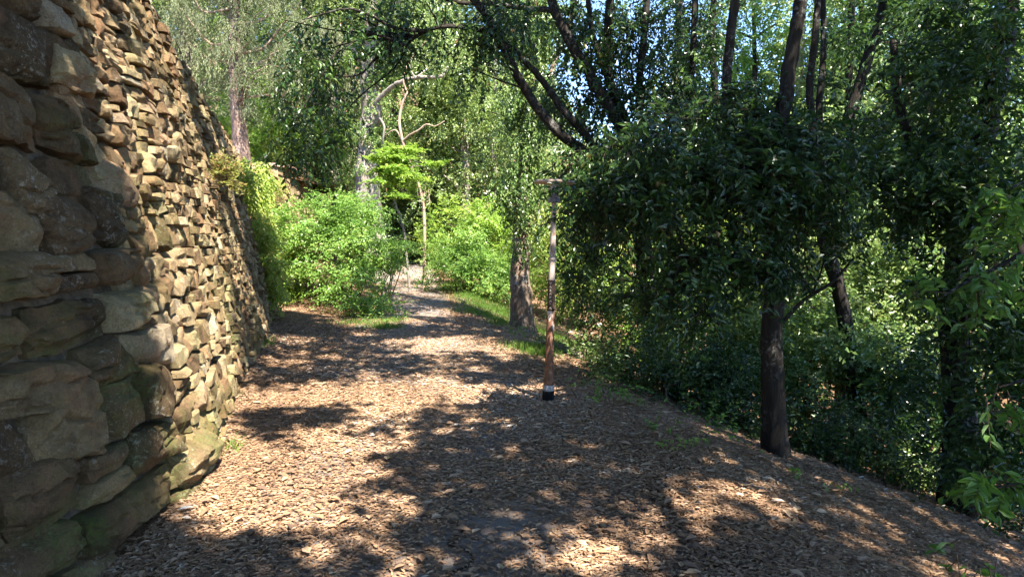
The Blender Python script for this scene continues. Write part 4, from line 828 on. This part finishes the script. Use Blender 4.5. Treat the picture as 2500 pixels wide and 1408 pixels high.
DARKBAND = simple('dark_wrap', (.02, .013, .010), (.075, .045, .032), 30, .5, .5); GREYM = simple('grey_lamp_metal', (.16, .15, .16), (.27, .25, .26), 25, .5, .2, .5); CAPM = simple('faded_cap', (.28, .2, .15), (.46, .36, .28), 14, .7, .3); GLASS = simple('milky_globe', (.42, .42, .40), (.55, .55, .52), 8, .25, .05, .5); MARK = simple('pale_scuff', (.4, .37, .33), (.6, .57, .52), 30, .7, .1)
_x, _y = gxy(1338, 982); base = np.array([_x, _y, Z(_x, _y) + .014]); ptop = at(1353, 487, _y)
lamp = thing('lamp_post', 'rusty leaning lamp post with black foot and flat cap at the path edge', 'lamp post', base)
ax = ptop - base; H = np.linalg.norm(ax)
def lathe(name, prof, mat, parent, seg=20, lid=True):
    """profile of (distance along the post, radius)"""
    A = ax / H; u = unit(np.cross(A, [0, 1., 0])); v = np.cross(A, u); ang = np.linspace(0, 2 * np.pi, seg, endpoint=False); V = []
    for d_, r in prof:
        for a in ang: V.append(A * d_ + (u * math.cos(a) + v * math.sin(a)) * r)
    n = len(prof); I = np.arange(n * seg).reshape(n, seg); J = np.roll(I, -1, 1); Q = [np.stack([I[:-1], J[:-1], J[1:], I[1:]], -1).reshape(-1, 4)]
    if lid: Q += [I[-1:][:, :], I[:1][:, ::-1]]
    return mesh(name, np.array(V), Q, mat, parent, None, True)
prof = [(.10, .046)] + [(d_, .046 - .024 * d_ / H + random.uniform(-.0008, .0008)) for d_ in np.linspace(.12, H, 26)]
pole = lathe('pole', prof, RUST, lamp)
lathe('foot_sleeve', [(-.04, .058), (.0, .0565), (.095, .0555), (.098, .052)], BLACK, lamp)
lathe('tape_band', [(.097, .052), (.099, .0535), (.150, .0525), (.152, .0495)], BAND, lamp)
dz = [(d_, .0466 - .024 * d_ / H + .002 * abs(math.sin(d_ * 57))) for d_ in np.linspace(.86, 1.15, 24)]
wrap = lathe('dark_wrap', dz, DARKBAND, lamp)
for i in range(8):   # column of worn pale characters on the dark wrap
    d_ = .885 + i * .033; A = ax / H; r = .0494 - .024 * d_ / H; c = A * d_ + np.array([-.012 + random.uniform(-.004, .004), -r, 0]); w_ = random.uniform(.007, .012); t_ = .0035
    segs = [[(-w_, .009), (w_, .009)], [(w_, .009), (-w_ * .6, -.009)], [(-w_, -.009), (w_, -.009)]] if i % 2 else [[(-w_, -.008), (0, .01)], [(0, .01), (w_, -.008)], [(-w_ * .5, -.002), (w_ * .5, -.002)]]
    V, Q = [], []
    for (x0, z0), (x1, z1) in segs[:random.choice((2, 3, 3))]:
        dd = np.array([x1 - x0, z1 - z0]); nn = np.array([-dd[1], dd[0]]) / (np.linalg.norm(dd) + 1e-9) * t_ * .5; o_ = len(V)
        for (xx, zz) in ((x0 - nn[0], z0 - nn[1]), (x1 - nn[0], z1 - nn[1]), (x1 + nn[0], z1 + nn[1]), (x0 + nn[0], z0 + nn[1])): V.append(c + [xx, .9 * (xx - .012) ** 2 / r * .5 + .0008 * len(Q), zz])
        Q.append([o_, o_ + 1, o_ + 2, o_ + 3])
    mesh('scuffed_mark', np.array(V), np.array(Q), MARK, wrap)
lathe('joint_ring', [(1.33, .034), (1.335, .0385), (1.352, .0383), (1.357, .034)], RUST, lamp)
lathe('collar', [(H - .03, .034), (H - .03, .056), (H - .02, .058), (H + .045, .04), (H + .055, .03)], GREYM, lamp)
lathe('globe', [(H + .045, .035), (H + .06, .05), (H + .10, .06), (H + .135, .056), (H + .148, .045)], GLASS, lamp)
lathe('cap', [(H + .145, .02), (H + .146, .185), (H + .150, .19), (H + .166, .188), (H + .172, .18), (H + .185, .06), (H + .188, .01)], CAPM, lamp, 32)
LOG = bark_mat('weathered_timber', (.05, .035, .025), (.15, .11, .08), (.40, .34, .27), .3)
a, c = at(1352, 838, 10.4), at(1402, 868, 9.5); a[2] = Z(a[0], a[1]) + .07; c[2] = Z(c[0], c[1]) + .06
lg = thing('fallen_log', 'weathered timber log lying on the slope behind the lamp post', 'log', (a + c) / 2)
V, Fl, _ = tube([a + (a - c) * .5, a, (a + c) / 2 + [0, 0, .01], c, c + (c - a) * .3], .062, .055, 10, 5, seed=4); mesh('trunk', V, Fl, LOG, lg, None, True, lg.location)
